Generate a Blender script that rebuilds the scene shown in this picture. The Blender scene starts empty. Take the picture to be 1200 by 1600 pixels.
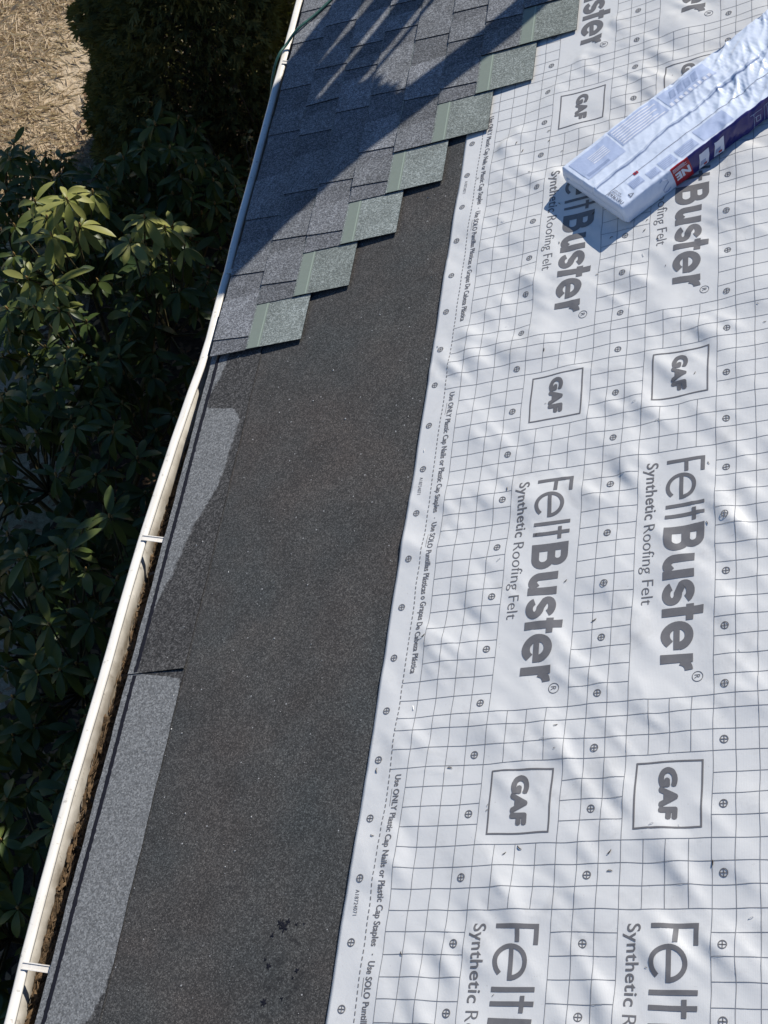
import bpy, bmesh, math, random
import numpy as np
from mathutils import Matrix, Vector

random.seed(7)
rng = np.random.default_rng(11)
S = bpy.context.scene
COL = S.collection
IN = 0.0254
Z0 = 3.6                                   # height of the print origin above the ground
PITCH = math.atan(0.5)                     # 6 in 12 roof

# ------------------------------------------------------------------ camera
cam_data = bpy.data.cameras.new('camera')
cam = bpy.data.objects.new('camera', cam_data)
COL.objects.link(cam)
right = Vector((0.9903514, 0.13834987, 0.00194568))
down = Vector((0.11764869, -0.8346498, -0.5380521))
fwd = Vector((-0.07281548, 0.53312197, -0.84287327))
m = Matrix.Identity(4)
for i in range(3):
    m[i][0], m[i][1], m[i][2] = right[i], -down[i], -fwd[i]
m[0][3], m[1][3], m[2][3] = 0.10876, -2.12101, 3.1842 + Z0
cam.matrix_world = m
cam_data.sensor_fit = 'VERTICAL'
cam_data.sensor_height = 36.0
cam_data.sensor_width = 27.0
cam_data.lens = 36.0 * 2119.9 / 1600.0
cam_data.clip_start = 0.05
cam_data.clip_end = 500.0
S.camera = cam
S.render.resolution_x, S.render.resolution_y = 768, 1024

# ------------------------------------------------------------------ sky and sun
SUN = Vector((1.72, 3.70, 3.93)).normalized()
world = bpy.data.worlds.new('World')
S.world = world
world.use_nodes = True
wn, wl = world.node_tree.nodes, world.node_tree.links
for n in list(wn):
    wn.remove(n)
sky = wn.new('ShaderNodeTexSky')
sky.sky_type = 'NISHITA'
sky.sun_disc = False
sky.sun_elevation = math.asin(SUN.z)
sky.sun_rotation = math.atan2(SUN.x, SUN.y)
sky.air_density = 1.0
sky.dust_density = 0.0
sky.ozone_density = 10.0
bg = wn.new('ShaderNodeBackground')
bg.inputs['Strength'].default_value = 0.095
wo = wn.new('ShaderNodeOutputWorld')
wl.new(sky.outputs[0], bg.inputs[0])
wl.new(bg.outputs[0], wo.inputs[0])
sun_data = bpy.data.lights.new('sun', 'SUN')
sun_data.energy = 5.0
sun_data.angle = math.radians(0.35)
sun_data.color = (1.0, 0.95, 0.87)
sun = bpy.data.objects.new('sun', sun_data)
COL.objects.link(sun)
sun.location = (3, 8, 14)
sun.rotation_euler = (-SUN).to_track_quat('-Z', 'Y').to_euler()
S.view_settings.view_transform = 'Standard'
S.view_settings.look = 'None'
S.view_settings.exposure = 0.28
S.view_settings.gamma = 1.0
S.view_settings.use_curve_mapping = False
S.render.engine = 'CYCLES'
S.cycles.max_bounces = 6
S.cycles.use_denoising = True

# ------------------------------------------------------------------ helpers
ROOF = Matrix.Translation((0, 0, Z0)) @ Matrix.Rotation(-PITCH, 4, 'Y')


def link(o, parent=None):
    COL.objects.link(o)
    if parent is not None:
        o.parent = parent
    return o


def tag(o, label=None, cat=None, group=None, kind=None):
    if label: o['label'] = label
    if cat: o['category'] = cat
    if group: o['group'] = group
    if kind: o['kind'] = kind
    return o


def mesh_from(name, verts, faces, mats, midx=None, smooth=False):
    me = bpy.data.meshes.new(name)
    me.from_pydata([tuple(v) for v in verts], [], faces)
    for mt in (mats if isinstance(mats, (list, tuple)) else [mats]):
        me.materials.append(mt)
    if midx is not None:
        me.polygons.foreach_set('material_index', midx)
    if smooth:
        me.polygons.foreach_set('use_smooth', [True] * len(me.polygons))
    me.update()
    return me


def obj(name, me, parent=None, matrix=None):
    o = bpy.data.objects.new(name, me)
    link(o, parent)
    if matrix is not None:
        o.matrix_world = matrix
    return o


def empty(name, matrix):
    o = bpy.data.objects.new(name, None)
    o.empty_display_size = 0.1
    link(o)
    o.matrix_world = matrix
    return o


class MB:
    """collects verts and faces for one mesh"""
    def __init__(s):
        s.v, s.f, s.m = [], [], []

    def add(s, verts, faces, mi=0):
        b = len(s.v)
        s.v.extend(tuple(x) for x in verts)
        s.f.extend([tuple(i + b for i in f) for f in faces])
        s.m.extend([mi] * len(faces))

    def box(s, x0, x1, y0, y1, z0, z1, mi=0):
        v = [(x0, y0, z0), (x1, y0, z0), (x1, y1, z0), (x0, y1, z0), (x0, y0, z1), (x1, y0, z1), (x1, y1, z1), (x0, y1, z1)]
        s.add(v, [(0, 3, 2, 1), (4, 5, 6, 7), (0, 1, 5, 4), (1, 2, 6, 5), (2, 3, 7, 6), (3, 0, 4, 7)], mi)

    def tube(s, pts, radii, n=8, mi=0, cap=True):
        pts = [Vector(p) for p in pts]
        if not hasattr(radii, '__len__'):
            radii = [radii] * len(pts)
        b = len(s.v)
        up = Vector((0.13, 0.31, 0.94))
        for i, p in enumerate(pts):
            t = (pts[min(i + 1, len(pts) - 1)] - pts[max(i - 1, 0)]).normalized()
            a = t.cross(up)
            if a.length < 1e-3:
                a = t.cross(Vector((1, 0, 0)))
            a.normalize()
            c = t.cross(a)
            for k in range(n):
                w = 2 * math.pi * k / n
                s.v.append(tuple(p + (a * math.cos(w) + c * math.sin(w)) * radii[i]))
        for i in range(len(pts) - 1):
            for k in range(n):
                s.f.append((b + i * n + k, b + i * n + (k + 1) % n, b + (i + 1) * n + (k + 1) % n, b + (i + 1) * n + k))
                s.m.append(mi)
        if cap:
            s.f.append(tuple(b + k for k in range(n))[::-1]); s.m.append(mi)
            e = b + (len(pts) - 1) * n
            s.f.append(tuple(e + k for k in range(n))); s.m.append(mi)

    def build(s, name, mats, parent=None, matrix=None, smooth=False):
        me = mesh_from(name, s.v, s.f, mats, s.m if isinstance(mats, (list, tuple)) else None, smooth)
        return obj(name, me, parent, matrix)


# ------------------------------------------------------------------ materials
class Nodes:
    def __init__(s, name, rough=0.8, spec=0.3):
        s.mat = bpy.data.materials.new(name)
        s.mat.use_nodes = True
        s.t = s.mat.node_tree
        s.b = s.t.nodes['Principled BSDF']
        s.out = s.t.nodes['Material Output']
        s.b.inputs['Roughness'].default_value = rough
        s.b.inputs['Specular IOR Level'].default_value = spec
        s.tc = s.n('ShaderNodeTexCoord')

    def n(s, kind, **kw):
        x = s.t.nodes.new(kind)
        for k, v in kw.items():
            setattr(x, k, v)
        return x

    def l(s, a, b):
        s.t.links.new(a, b)

    def noise(s, scale, detail=4, rough=0.6, vec=None, dist=0.0):
        x = s.n('ShaderNodeTexNoise')
        x.inputs['Scale'].default_value = scale
        x.inputs['Detail'].default_value = detail
        x.inputs['Roughness'].default_value = rough
        x.inputs['Distortion'].default_value = dist
        s.l(vec or s.tc.outputs['Object'], x.inputs['Vector'])
        return x.outputs['Fac']

    def voro(s, scale, out='Color', vec=None, feature='F1'):
        x = s.n('ShaderNodeTexVoronoi', feature=feature)
        x.inputs['Scale'].default_value = scale
        s.l(vec or s.tc.outputs['Object'], x.inputs['Vector'])
        return x.outputs[out]

    def ramp(s, fac, stops, interp='LINEAR'):
        x = s.n('ShaderNodeValToRGB')
        x.color_ramp.interpolation = interp
        e = x.color_ramp.elements
        e[0].position, e[1].position = stops[0][0], stops[1][0]
        for p, c in stops[2:]:
            e.new(p)
        for el, (p, c) in zip(e, stops):
            el.position = p
            el.color = c if len(c) == 4 else (*c, 1)
        s.l(fac, x.inputs[0])
        return x.outputs[0]

    def mix(s, fac, a, b, mode='MIX'):
        x = s.n('ShaderNodeMix', data_type='RGBA', blend_type=mode)
        for sock, v in ((x.inputs[0], fac), (x.inputs[6], a), (x.inputs[7], b)):
            if hasattr(v, 'links'):
                s.l(v, sock)
            elif isinstance(v, (int, float)):
                sock.default_value = v
            else:
                sock.default_value = (*v, 1)
        return x.outputs[2]

    def math(s, op, a, b=0.0):
        x = s.n('ShaderNodeMath', operation=op)
        for sock, v in ((x.inputs[0], a), (x.inputs[1], b)):
            if hasattr(v, 'links'):
                s.l(v, sock)
            else:
                sock.default_value = v
        return x.outputs[0]

    def xyz(s):
        x = s.n('ShaderNodeSeparateXYZ')
        s.l(s.tc.outputs['Object'], x.inputs[0])
        return x.outputs

    def mapping(s, scale, rot=(0, 0, 0)):
        x = s.n('ShaderNodeMapping')
        x.inputs['Scale'].default_value = scale
        x.inputs['Rotation'].default_value = rot
        s.l(s.tc.outputs['Object'], x.inputs['Vector'])
        return x.outputs[0]

    def bump(s, h, strength=0.3, dist=0.002):
        x = s.n('ShaderNodeBump')
        x.inputs['Strength'].default_value = strength
        x.inputs['Distance'].default_value = dist
        s.l(h, x.inputs['Height'])
        s.l(x.outputs[0], s.b.inputs['Normal'])

    def color(s, c):
        if hasattr(c, 'links'):
            s.l(c, s.b.inputs['Base Color'])
        else:
            s.b.inputs['Base Color'].default_value = (*c, 1)
        return s.mat


def sep_r(N, c):
    x = N.n('ShaderNodeSeparateColor')
    N.l(c, x.inputs[0])
    return x.outputs[0]


def granule(name, dark, mid, light, scale=260, vary=0.0, warm=None):
    """mineral granules: coloured grains a few millimetres across"""
    N = Nodes(name, 0.92, 0.25)
    v = sep_r(N, N.voro(scale))
    big = N.noise(55, 3, 0.6)
    f = N.math('ADD', N.math('MULTIPLY', v, 0.62), N.math('MULTIPLY', N.noise(130, 3, 0.7), 0.38))
    c = N.ramp(f, [(0.18, dark), (0.5, mid), (0.80, light)])
    c = N.mix(N.math('MULTIPLY', N.math('SUBTRACT', big, 0.35), 0.8), c, tuple(0.62 * x for x in mid))
    if vary:
        oi = N.n('ShaderNodeObjectInfo')
        c = N.mix(1.0, c, N.ramp(oi.outputs['Random'], [(0.0, (1 - vary,) * 3), (0.5, (1 - vary * .2, 1 - vary * .2, 1 - vary * .16)), (1.0, (1 + vary, 1 + vary, 1.02 + vary))]), 'MULTIPLY')
    # low-frequency mottling of the blend drop
    mot = N.noise(9, 2, 0.5)
    c = N.mix(1.0, c, N.ramp(mot, [(0.3, (0.86, 0.86, 0.86)), (0.7, (1.12, 1.12, 1.13))]), 'MULTIPLY')
    N.bump(f, 0.9, 0.0016)
    return N.color(c)


M = {}
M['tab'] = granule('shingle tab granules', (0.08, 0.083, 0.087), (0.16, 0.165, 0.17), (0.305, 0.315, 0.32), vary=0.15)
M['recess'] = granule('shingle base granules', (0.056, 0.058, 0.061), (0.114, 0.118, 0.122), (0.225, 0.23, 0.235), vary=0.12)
M['headlap'] = granule('headlap granules', (0.115, 0.13, 0.117), (0.19, 0.212, 0.192), (0.33, 0.362, 0.332), scale=280, vary=0.10)
M['edge'] = granule('asphalt cut edge', (0.008, 0.008, 0.009), (0.016, 0.016, 0.018), (0.03, 0.03, 0.033))


def nail_strip():
    N = Nodes('nailing strip', 0.75, 0.3)
    c = N.mix(N.noise(60, 4, 0.7), (0.18, 0.21, 0.178), (0.23, 0.265, 0.226))
    c = N.mix(N.math('MULTIPLY', N.noise(300, 2), 0.5), c, (0.125, 0.158, 0.125))
    return N.color(c)


M['nail_strip'] = nail_strip()
M['nail_line'] = Nodes('nailing line', 0.7).color((0.27, 0.32, 0.26))


def membrane():
    N = Nodes('mineral membrane', 0.85, 0.3)
    X = N.xyz()
    fib = N.noise(210, 4, 0.72, dist=2.4)
    v = sep_r(N, N.voro(330))
    f = N.math('ADD', N.math('MULTIPLY', fib, 0.65), N.math('MULTIPLY', v, 0.35))
    c = N.ramp(f, [(0.28, (0.024, 0.0235, 0.023)), (0.50, (0.046, 0.0445, 0.043)), (0.65, (0.088, 0.085, 0.081)), (0.80, (0.21, 0.205, 0.195))])
    # brownish drift and cooler bands
    c = N.mix(1.0, c, N.ramp(N.noise(2.2, 3, 0.6), [(0.3, (0.90, 1.0, 1.02)), (0.7, (1.12, 1.0, 0.93))]), 'MULTIPLY')
    c = N.mix(1.0, c, N.ramp(N.noise(5.5, 5, 0.7, dist=0.5), [(0.32, (0.82, 0.82, 0.82)), (0.5, (1.0, 1.0, 1.0)), (0.72, (1.22, 1.2, 1.17))]), 'MULTIPLY')
    # stray pale grains
    g = N.ramp(sep_r(N, N.voro(75)), [(0.965, (0, 0, 0)), (0.97, (1, 1, 1))])
    d = N.ramp(N.voro(75, 'Distance'), [(0.10, (1, 1, 1)), (0.2, (0, 0, 0))])
    c = N.mix(N.math('MULTIPLY', N.math('MULTIPLY', g, d), 0.8), c, (0.45, 0.45, 0.44))
    # faint damp bloom at the near end
    dx = N.math('MULTIPLY', N.math('SUBTRACT', X[0], -0.262), 1 / 0.11)
    dy = N.math('MULTIPLY', N.math('SUBTRACT', X[1], -1.36), 1 / 0.2)
    r2 = N.math('ADD', N.math('MULTIPLY', dx, dx), N.math('MULTIPLY', dy, dy))
    oval = N.ramp(r2, [(0.2, (1, 1, 1)), (1.0, (0, 0, 0))])
    blot = N.ramp(N.noise(45, 4, 0.7), [(0.52, (0, 0, 0)), (0.62, (1, 1, 1))])
    c = N.mix(N.math('MULTIPLY', N.math('MULTIPLY', oval, blot), 0.7), c, (0.014, 0.014, 0.015))
    N.bump(f, 0.5, 0.001)
    return N.color(c)


M['membrane'] = membrane()


def starter():
    """starter strip: dark damp mineral face with dried-out pale patches of a wavy outline"""
    N = Nodes('starter strip granules', 0.9, 0.25)
    X = N.xyz()
    v = sep_r(N, N.voro(240))
    f = N.math('ADD', N.math('MULTIPLY', N.noise(130, 4, 0.7, dist=0.8), 0.6), N.math('MULTIPLY', v, 0.4))
    wet = N.ramp(f, [(0.28, (0.022, 0.022, 0.022)), (0.52, (0.050, 0.0485, 0.047)), (0.78, (0.14, 0.136, 0.13))])
    dry = N.ramp(f, [(0.25, (0.09, 0.092, 0.091)), (0.52, (0.165, 0.169, 0.168)), (0.78, (0.29, 0.294, 0.288))])
    # patch outline: how far up the strip the dry part reaches, along the eave
    fc = N.n('ShaderNodeFloatCurve')
    t = N.math('DIVIDE', N.math('ADD', X[1], 1.8), 2.8)          # y -1.8 .. 1.0
    N.l(t, fc.inputs['Value'])
    cu = fc.mapping.curves[0]
    pts = [(-1.80, -0.925), (-1.62, -0.925), (-1.52, -0.85), (-1.47, -0.80), (-1.40, -0.775), (-1.30, -0.762), (-0.90, -0.762), (-0.62, -0.765),
           (-0.53, -0.775), (-0.513, -0.86), (-0.50, -0.94), (-0.36, -0.94), (-0.27, -0.935), (-0.18, -0.905), (-0.08, -0.885), (0.02, -0.862),
           (0.10, -0.825), (0.20, -0.803), (0.32, -0.795), (0.40, -0.792), (0.45, -0.815), (0.475, -0.93), (0.52, -0.945), (0.60, -0.915), (0.70, -0.90), (1.0, -0.90)]
    q = [((y + 1.8) / 2.8, (x + 1.0) / 0.3) for y, x in pts]
    cu.points[0].location = q[0]
    cu.points[1].location = q[-1]
    for p in q[1:-1]:
        cu.points.new(*p)
    for p in cu.points:
        p.handle_type = 'VECTOR'
    fc.mapping.update()
    bx = N.math('SUBTRACT', N.math('MULTIPLY', fc.outputs[0], 0.3), 1.0)
    bx = N.math('ADD', bx, N.math('MULTIPLY', N.math('SUBTRACT', N.noise(34, 6, 0.75), 0.5), 0.042))
    mask = N.ramp(N.math('ADD', N.math('MULTIPLY', N.math('SUBTRACT', bx, X[0]), 130.0), 0.5), [(0.0, (0, 0, 0)), (1.0, (1, 1, 1))])
    c = N.mix(mask, wet, dry)
    N.bump(f, 0.8, 0.0014)
    return N.color(c)


M['starter'] = starter()
M['sealant'] = Nodes('tar sealant', 0.65, 0.25).color((0.006, 0.006, 0.011))


def felt_mat():
    N = Nodes('woven polymer underlayment', 0.42, 0.45)
    w = N.noise(5, 3, 0.5)
    c = N.mix(w, (0.575, 0.575, 0.56), (0.645, 0.64, 0.615))
    sm = N.ramp(N.noise(7, 6, 0.72, dist=0.6), [(0.54, (0, 0, 0)), (0.74, (1, 1, 1))])
    c = N.mix(N.math('MULTIPLY', sm, 0.34), c, (0.36, 0.35, 0.33))
    du = N.ramp(N.noise(95, 4, 0.75), [(0.66, (0, 0, 0)), (0.72, (1, 1, 1))])
    c = N.mix(N.math('MULTIPLY', du, 0.35), c, (0.25, 0.23, 0.21))
    wv = N.n('ShaderNodeTexWave', wave_type='BANDS')
    wv.inputs['Scale'].default_value = 90
    wv.inputs['Distortion'].default_value = 1.0
    N.l(N.tc.outputs['Object'], wv.inputs['Vector'])
    N.bump(N.math('ADD', N.math('MULTIPLY', wv.outputs['Fac'], 0.15), N.noise(60, 4, 0.6)), 0.25, 0.0015)
    N.l(N.ramp(N.noise(20, 3), [(0.3, (0.36,) * 3), (0.7, (0.52,) * 3)]), N.b.inputs['Roughness'])
    return N.color(c)


M['felt'] = felt_mat()


def ink(name, a, b):
    N = Nodes(name, 0.5, 0.4)
    return N.color(N.mix(N.noise(70, 4, 0.7), a, b))


M['ink'] = ink('grey printing ink', (0.115, 0.112, 0.114), (0.165, 0.160, 0.160))
M['ink_line'] = ink('grey ruled ink', (0.14, 0.145, 0.155), (0.24, 0.245, 0.255))


def metal_white():
    N = Nodes('painted aluminium', 0.45, 0.4)
    mp = N.mapping((30, 3, 30))
    st = N.ramp(N.noise(1.0, 5, 0.7, vec=mp), [(0.45, (0, 0, 0)), (0.75, (1, 1, 1))])
    sp = N.ramp(N.noise(60, 4, 0.7), [(0.62, (0, 0, 0)), (0.72, (1, 1, 1))])
    c = N.mix(N.math('MULTIPLY', st, 0.6), (0.66, 0.63, 0.57), (0.40, 0.34, 0.26))
    c = N.mix(N.math('MULTIPLY', sp, 0.45), c, (0.28, 0.24, 0.18))
    return N.color(c)


def gutter_mat():
    """white painted gutter, dirt washed up the inside of the front wall"""
    N = Nodes('weathered gutter paint', 0.45, 0.4)
    mp = N.mapping((30, 3, 30))
    st = N.ramp(N.noise(1.0, 5, 0.7, vec=mp), [(0.45, (0, 0, 0)), (0.75, (1, 1, 1))])
    sp = N.ramp(N.noise(45, 4, 0.7), [(0.60, (0, 0, 0)), (0.70, (1, 1, 1))])
    z = N.xyz()[2]
    dirt = N.ramp(N.math('ADD', N.math('MULTIPLY', N.math('SUBTRACT', Z0 - 0.462, z), 9.0), N.math('MULTIPLY', N.math('SUBTRACT', N.noise(11, 4, 0.6), 0.5), 0.9)), [(0.15, (0, 0, 0)), (0.8, (1, 1, 1))])
    c = N.mix(N.math('MULTIPLY', st, 0.55), (0.74, 0.705, 0.63), (0.46, 0.41, 0.33))
    c = N.mix(N.math('MULTIPLY', dirt, 0.9), c, (0.13, 0.10, 0.065))
    c = N.mix(N.math('MULTIPLY', sp, 0.6), c, (0.2, 0.17, 0.13))
    return N.color(c)


M['metal'] = metal_white()
M['gutter'] = gutter_mat()


def simple(name, a, b, scale, rough=0.8, spec=0.3, bump=None):
    N = Nodes(name, rough, spec)
    f = N.noise(scale, 5, 0.65)
    if bump:
        N.bump(f, bump[0], bump[1])
    return N.color(N.ramp(f, [(0.3, a), (0.7, b)]))


M['litter'] = simple('gutter litter', (0.02, 0.013, 0.008), (0.11, 0.075, 0.042), 70, 0.95, 0.2, (0.9, 0.01))
M['needle'] = simple('dry needles', (0.045, 0.028, 0.016), (0.17, 0.105, 0.05), 55, 0.8)
M['wood'] = simple('plywood', (0.22, 0.15, 0.09), (0.36, 0.26, 0.16), 12, 0.8)
M['fascia'] = simple('fascia paint', (0.05, 0.042, 0.036), (0.08, 0.07, 0.06), 20, 0.7)
M['siding'] = simple('siding', (0.10, 0.095, 0.09), (0.14, 0.13, 0.125), 15, 0.7)
M['hose'] = simple('green hose rubber', (0.018, 0.075, 0.055), (0.03, 0.11, 0.08), 30, 0.45, 0.5)
M['bark'] = simple('bark', (0.045, 0.035, 0.026), (0.12, 0.095, 0.07), 30, 0.95, 0.2, (0.8, 0.01))
M['soil'] = simple('soil and leaf litter', (0.02, 0.014, 0.009), (0.10, 0.065, 0.04), 18, 0.95, 0.2, (0.8, 0.03))
M['dead_leaf'] = simple('fallen leaves', (0.10, 0.055, 0.028), (0.30, 0.19, 0.10), 6, 0.85)
M['steel'] = Nodes('bright staple wire', 0.3, 0.5).color((0.5, 0.5, 0.5))
M['grit'] = simple('pale grit', (0.3, 0.3, 0.29), (0.55, 0.55, 0.53), 50, 0.9)


def leaf_mat(name, a, b, rough=0.38, trans=0.22):
    N = Nodes(name, rough, 0.28)
    oi = N.n('ShaderNodeObjectInfo')
    f = N.math('ADD', N.math('MULTIPLY', N.noise(7, 3), 0.6), N.math('MULTIPLY', oi.outputs['Random'], 0.4))
    c = N.ramp(f, [(0.25, a), (0.75, b)])
    N.color(c)
    tr = N.n('ShaderNodeBsdfTranslucent')
    N.l(N.mix(0.5, c, (0.16, 0.20, 0.025)), tr.inputs['Color'])
    mx = N.n('ShaderNodeMixShader')
    mx.inputs[0].default_value = trans
    N.l(N.b.outputs[0], mx.inputs[1])
    N.l(tr.outputs[0], mx.inputs[2])
    N.l(mx.outputs[0], N.out.inputs[0])
    return N.mat


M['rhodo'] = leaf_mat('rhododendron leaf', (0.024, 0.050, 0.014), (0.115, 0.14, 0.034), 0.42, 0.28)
M['rhodo_lit'] = leaf_mat('rhododendron leaf painted sunlit', (0.12, 0.145, 0.03), (0.37, 0.36, 0.11), 0.45, 0.32)  # lighter, yellower copy of the leaf: sunlight painted into the colour
M['bud'] = simple('flower bud', (0.20, 0.10, 0.04), (0.26, 0.20, 0.06), 60, 0.6)
M['stem'] = simple('green brown stem', (0.05, 0.04, 0.018), (0.10, 0.085, 0.035), 40, 0.8)
M['conifer'] = leaf_mat('conifer spray', (0.06, 0.07, 0.022), (0.16, 0.15, 0.05), 0.8, 0.18)
M['broad'] = leaf_mat('broad leaf', (0.03, 0.06, 0.015), (0.06, 0.10, 0.03), 0.5, 0.08)
M['under'] = leaf_mat('undergrowth leaf', (0.09, 0.10, 0.03), (0.26, 0.21, 0.10), 0.55, 0.3)
M['blade'] = leaf_mat('dry grass blade', (0.56, 0.43, 0.29), (0.84, 0.71, 0.52), 0.8, 0.25)


def lawn_mat():
    N = Nodes('dormant lawn', 0.95, 0.2)
    f = N.noise(24, 6, 0.7)
    c = N.ramp(f, [(0.3, (0.24, 0.18, 0.11)), (0.5, (0.46, 0.36, 0.24)), (0.7, (0.62, 0.51, 0.36))])
    g = N.ramp(N.noise(0.9, 4, 0.6), [(0.55, (0, 0, 0)), (0.7, (1, 1, 1))])
    c = N.mix(N.math('MULTIPLY', g, 0.5), c, (0.14, 0.16, 0.06))
    N.bump(f, 0.8, 0.03)
    return N.color(c)


M['lawn'] = lawn_mat()


def film(name, a, b, rough=0.28):
    N = Nodes(name, rough, 0.5)
    c = N.mix(N.noise(18, 4, 0.6), a, b)
    N.bump(N.noise(45, 4, 0.65, dist=0.8), 0.25, 0.004)
    return N.color(c)


M['film'] = film('white plastic film', (0.58, 0.65, 0.77), (0.70, 0.75, 0.82), 0.18)
M['film_blue'] = film('pale blue printed film', (0.40, 0.47, 0.64), (0.47, 0.54, 0.69))
M['film_grey'] = film('grey blue printed film', (0.26, 0.32, 0.47), (0.34, 0.40, 0.54))
M['film_navy'] = film('navy printed film', (0.024, 0.02, 0.12), (0.034, 0.028, 0.155))
M['film_red'] = film('red printed film', (0.36, 0.015, 0.02), (0.44, 0.022, 0.03))
M['film_white'] = film('white printed film', (0.68, 0.70, 0.76), (0.74, 0.75, 0.79))
M['film_ink'] = film('dark printed lettering', (0.05, 0.055, 0.09), (0.07, 0.075, 0.11), 0.4)

# ------------------------------------------------------------------ the setting: lawn and bed
NG = 90
gx = np.concatenate([np.linspace(-80, -8, 14), np.linspace(-7, 6, 50), np.linspace(7, 80, 14)])
gy = np.concatenate([np.linspace(-80, -6, 14), np.linspace(-5, 14, 60), np.linspace(15, 120, 16)])
verts = [(x, y, 0.03 * math.sin(x * 1.7) * math.sin(y * 1.3) * (1 if abs(x) < 8 else 0)) for y in gy for x in gx]
W_ = len(gx)
faces = [(j * W_ + i, j * W_ + i + 1, (j + 1) * W_ + i + 1, (j + 1) * W_ + i) for j in range(len(gy) - 1) for i in range(W_ - 1)]
ground = obj('lawn', mesh_from('lawn', verts, faces, M['lawn'], smooth=True))
tag(ground, 'dormant tan lawn beyond the shrubs', None, kind='structure')
# planting bed along the house
bv, bf = [], []
ys = np.linspace(-4, 7.5, 40)
for y in ys:
    e = -2.62 + 0.15 * math.sin(y * 0.9)
    for k in range(9):
        x = e + (-0.55 - e) * k / 8
        bv.append((x, y, 0.045 + 0.03 * math.sin(x * 9 + y * 5) * math.sin(y * 7) + (0 if 0 < k < 8 else -0.06)))
for j in range(len(ys) - 1):
    for k in range(8):
        bf.append((j * 9 + k, j * 9 + k + 1, (j + 1) * 9 + k + 1, (j + 1) * 9 + k))
bed = obj('planting_bed', mesh_from('planting_bed', bv, bf, M['soil'], smooth=True))
tag(bed, 'dark soil and leaf litter bed under the shrubs', None, kind='structure')

# ------------------------------------------------------------------ house: walls, deck, membrane, starter, shingles
YN, YF = -3.2, 3.35                        # ends of the roof along the eave
XE, XR = -38.0 * IN, 2.7                   # eave and ridge in roof coordinates
house = empty('house', ROOF)
tag(house, 'house with its eave roof half stripped, dark membrane and new grey shingles going on', 'house')


def part(mb, name, mats, smooth=False, parent=None):
    o = mb.build(name, mats, None, None, smooth)
    o.parent = parent or house
    return o


mb = MB(); mb.box(XE + 0.012, XR, YN, YF, -0.022, -0.004)
part(mb, 'roof_deck', M['wood'])
# walls and the far slope, in world axes turned into roof axes
inv = ROOF.inverted()
mb = MB()
mb.box(-0.50, 5.2, YN + 0.25, YF - 0.25, 0.0, Z0 - 0.30)
w = mb.build('wall', M['siding']); w.data.transform(inv); w.parent = house
xr, zr = XR * math.cos(PITCH), Z0 + XR * math.sin(PITCH)
mb = MB()
mb.add([(xr, YN, zr - .004), (xr, YF, zr - .004), (xr * 2 + .9, YF, Z0 - .43), (xr * 2 + .9, YN, Z0 - .43),
        (xr, YN, zr - .03), (xr, YF, zr - .03), (xr * 2 + .9, YF, Z0 - .456), (xr * 2 + .9, YN, Z0 - .456)],
       [(0, 1, 2, 3), (7, 6, 5, 4), (0, 4, 5, 1), (1, 5, 6, 2), (2, 6, 7, 3), (3, 7, 4, 0)])
w = mb.build('far_slope', M['recess']); w.data.transform(inv); w.parent = house
mb = MB(); mb.box(-0.815, -0.79, YN, YF, Z0 - 0.62, Z0 - 0.425)
w = mb.build('fascia_board', M['fascia']); w.data.transform(inv); w.parent = house
mb = MB(); mb.box(-0.79, -0.50, YN, YF, Z0 - 0.62, Z0 - 0.60)
w = mb.build('soffit', M['fascia']); w.data.transform(inv); w.parent = house

# membrane: one sheet with faint swells
mv, mf = [], []
xs = np.linspace(XE + 0.004, 0.35, 24); ys = np.linspace(YN, YF, 90)
for y in ys:
    for x in xs:
        mv.append((x, y, 0.0 + 0.0006 * math.sin(x * 21 + y * 5) * math.sin(y * 9)))
for j in range(len(ys) - 1):
    for i in range(len(xs) - 1):
        a = j * len(xs) + i
        mf.append((a, a + 1, a + 1 + len(xs), a + len(xs)))
memb = obj('membrane', mesh_from('membrane', mv, mf, M['membrane'], smooth=True), house)

# small tar spots trodden onto the membrane near the camera
ts = random.Random(3)
for (tx, ty, tr, lobes) in ((-0.292, -1.232, 0.011, 7), (-0.281, -1.243, 0.012, 5), (-0.272, -1.229, 0.007, 4), (-0.246, -1.236, 0.004, 3), (-0.226, -1.235, 0.0035, 3), (-0.31, -1.262, 0.006, 3), (-0.305, -1.335, 0.008, 5), (-0.30, -1.42, 0.010, 6), (-0.225, -1.345, 0.006, 4), (-0.232, -1.362, 0.004, 4), (-0.252, -1.41, 0.0045, 3), (-0.318, -1.32, 0.004, 3)):
    mb = MB()
    n_ = 22
    ph = ts.uniform(0, 6.28)
    for i in range(n_):
        w0 = 2 * math.pi * i / n_
        r_ = tr * (0.75 + 0.35 * math.sin(w0 * lobes + ph) + ts.uniform(-.15, .25))
        mb.v.append((tx + r_ * math.cos(w0) * 0.9, ty + r_ * math.sin(w0), 0.0011))
    mb.v.append((tx, ty, 0.0011 + tr * 0.08))
    for i in range(n_):
        mb.f.append((i, (i + 1) % n_, n_)); mb.m.append(0)
    part(mb, 'tar_spot', M['sealant'])

# two starter strips butting at the joint; near ends a little curled
JY = -19.7 * IN


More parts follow.
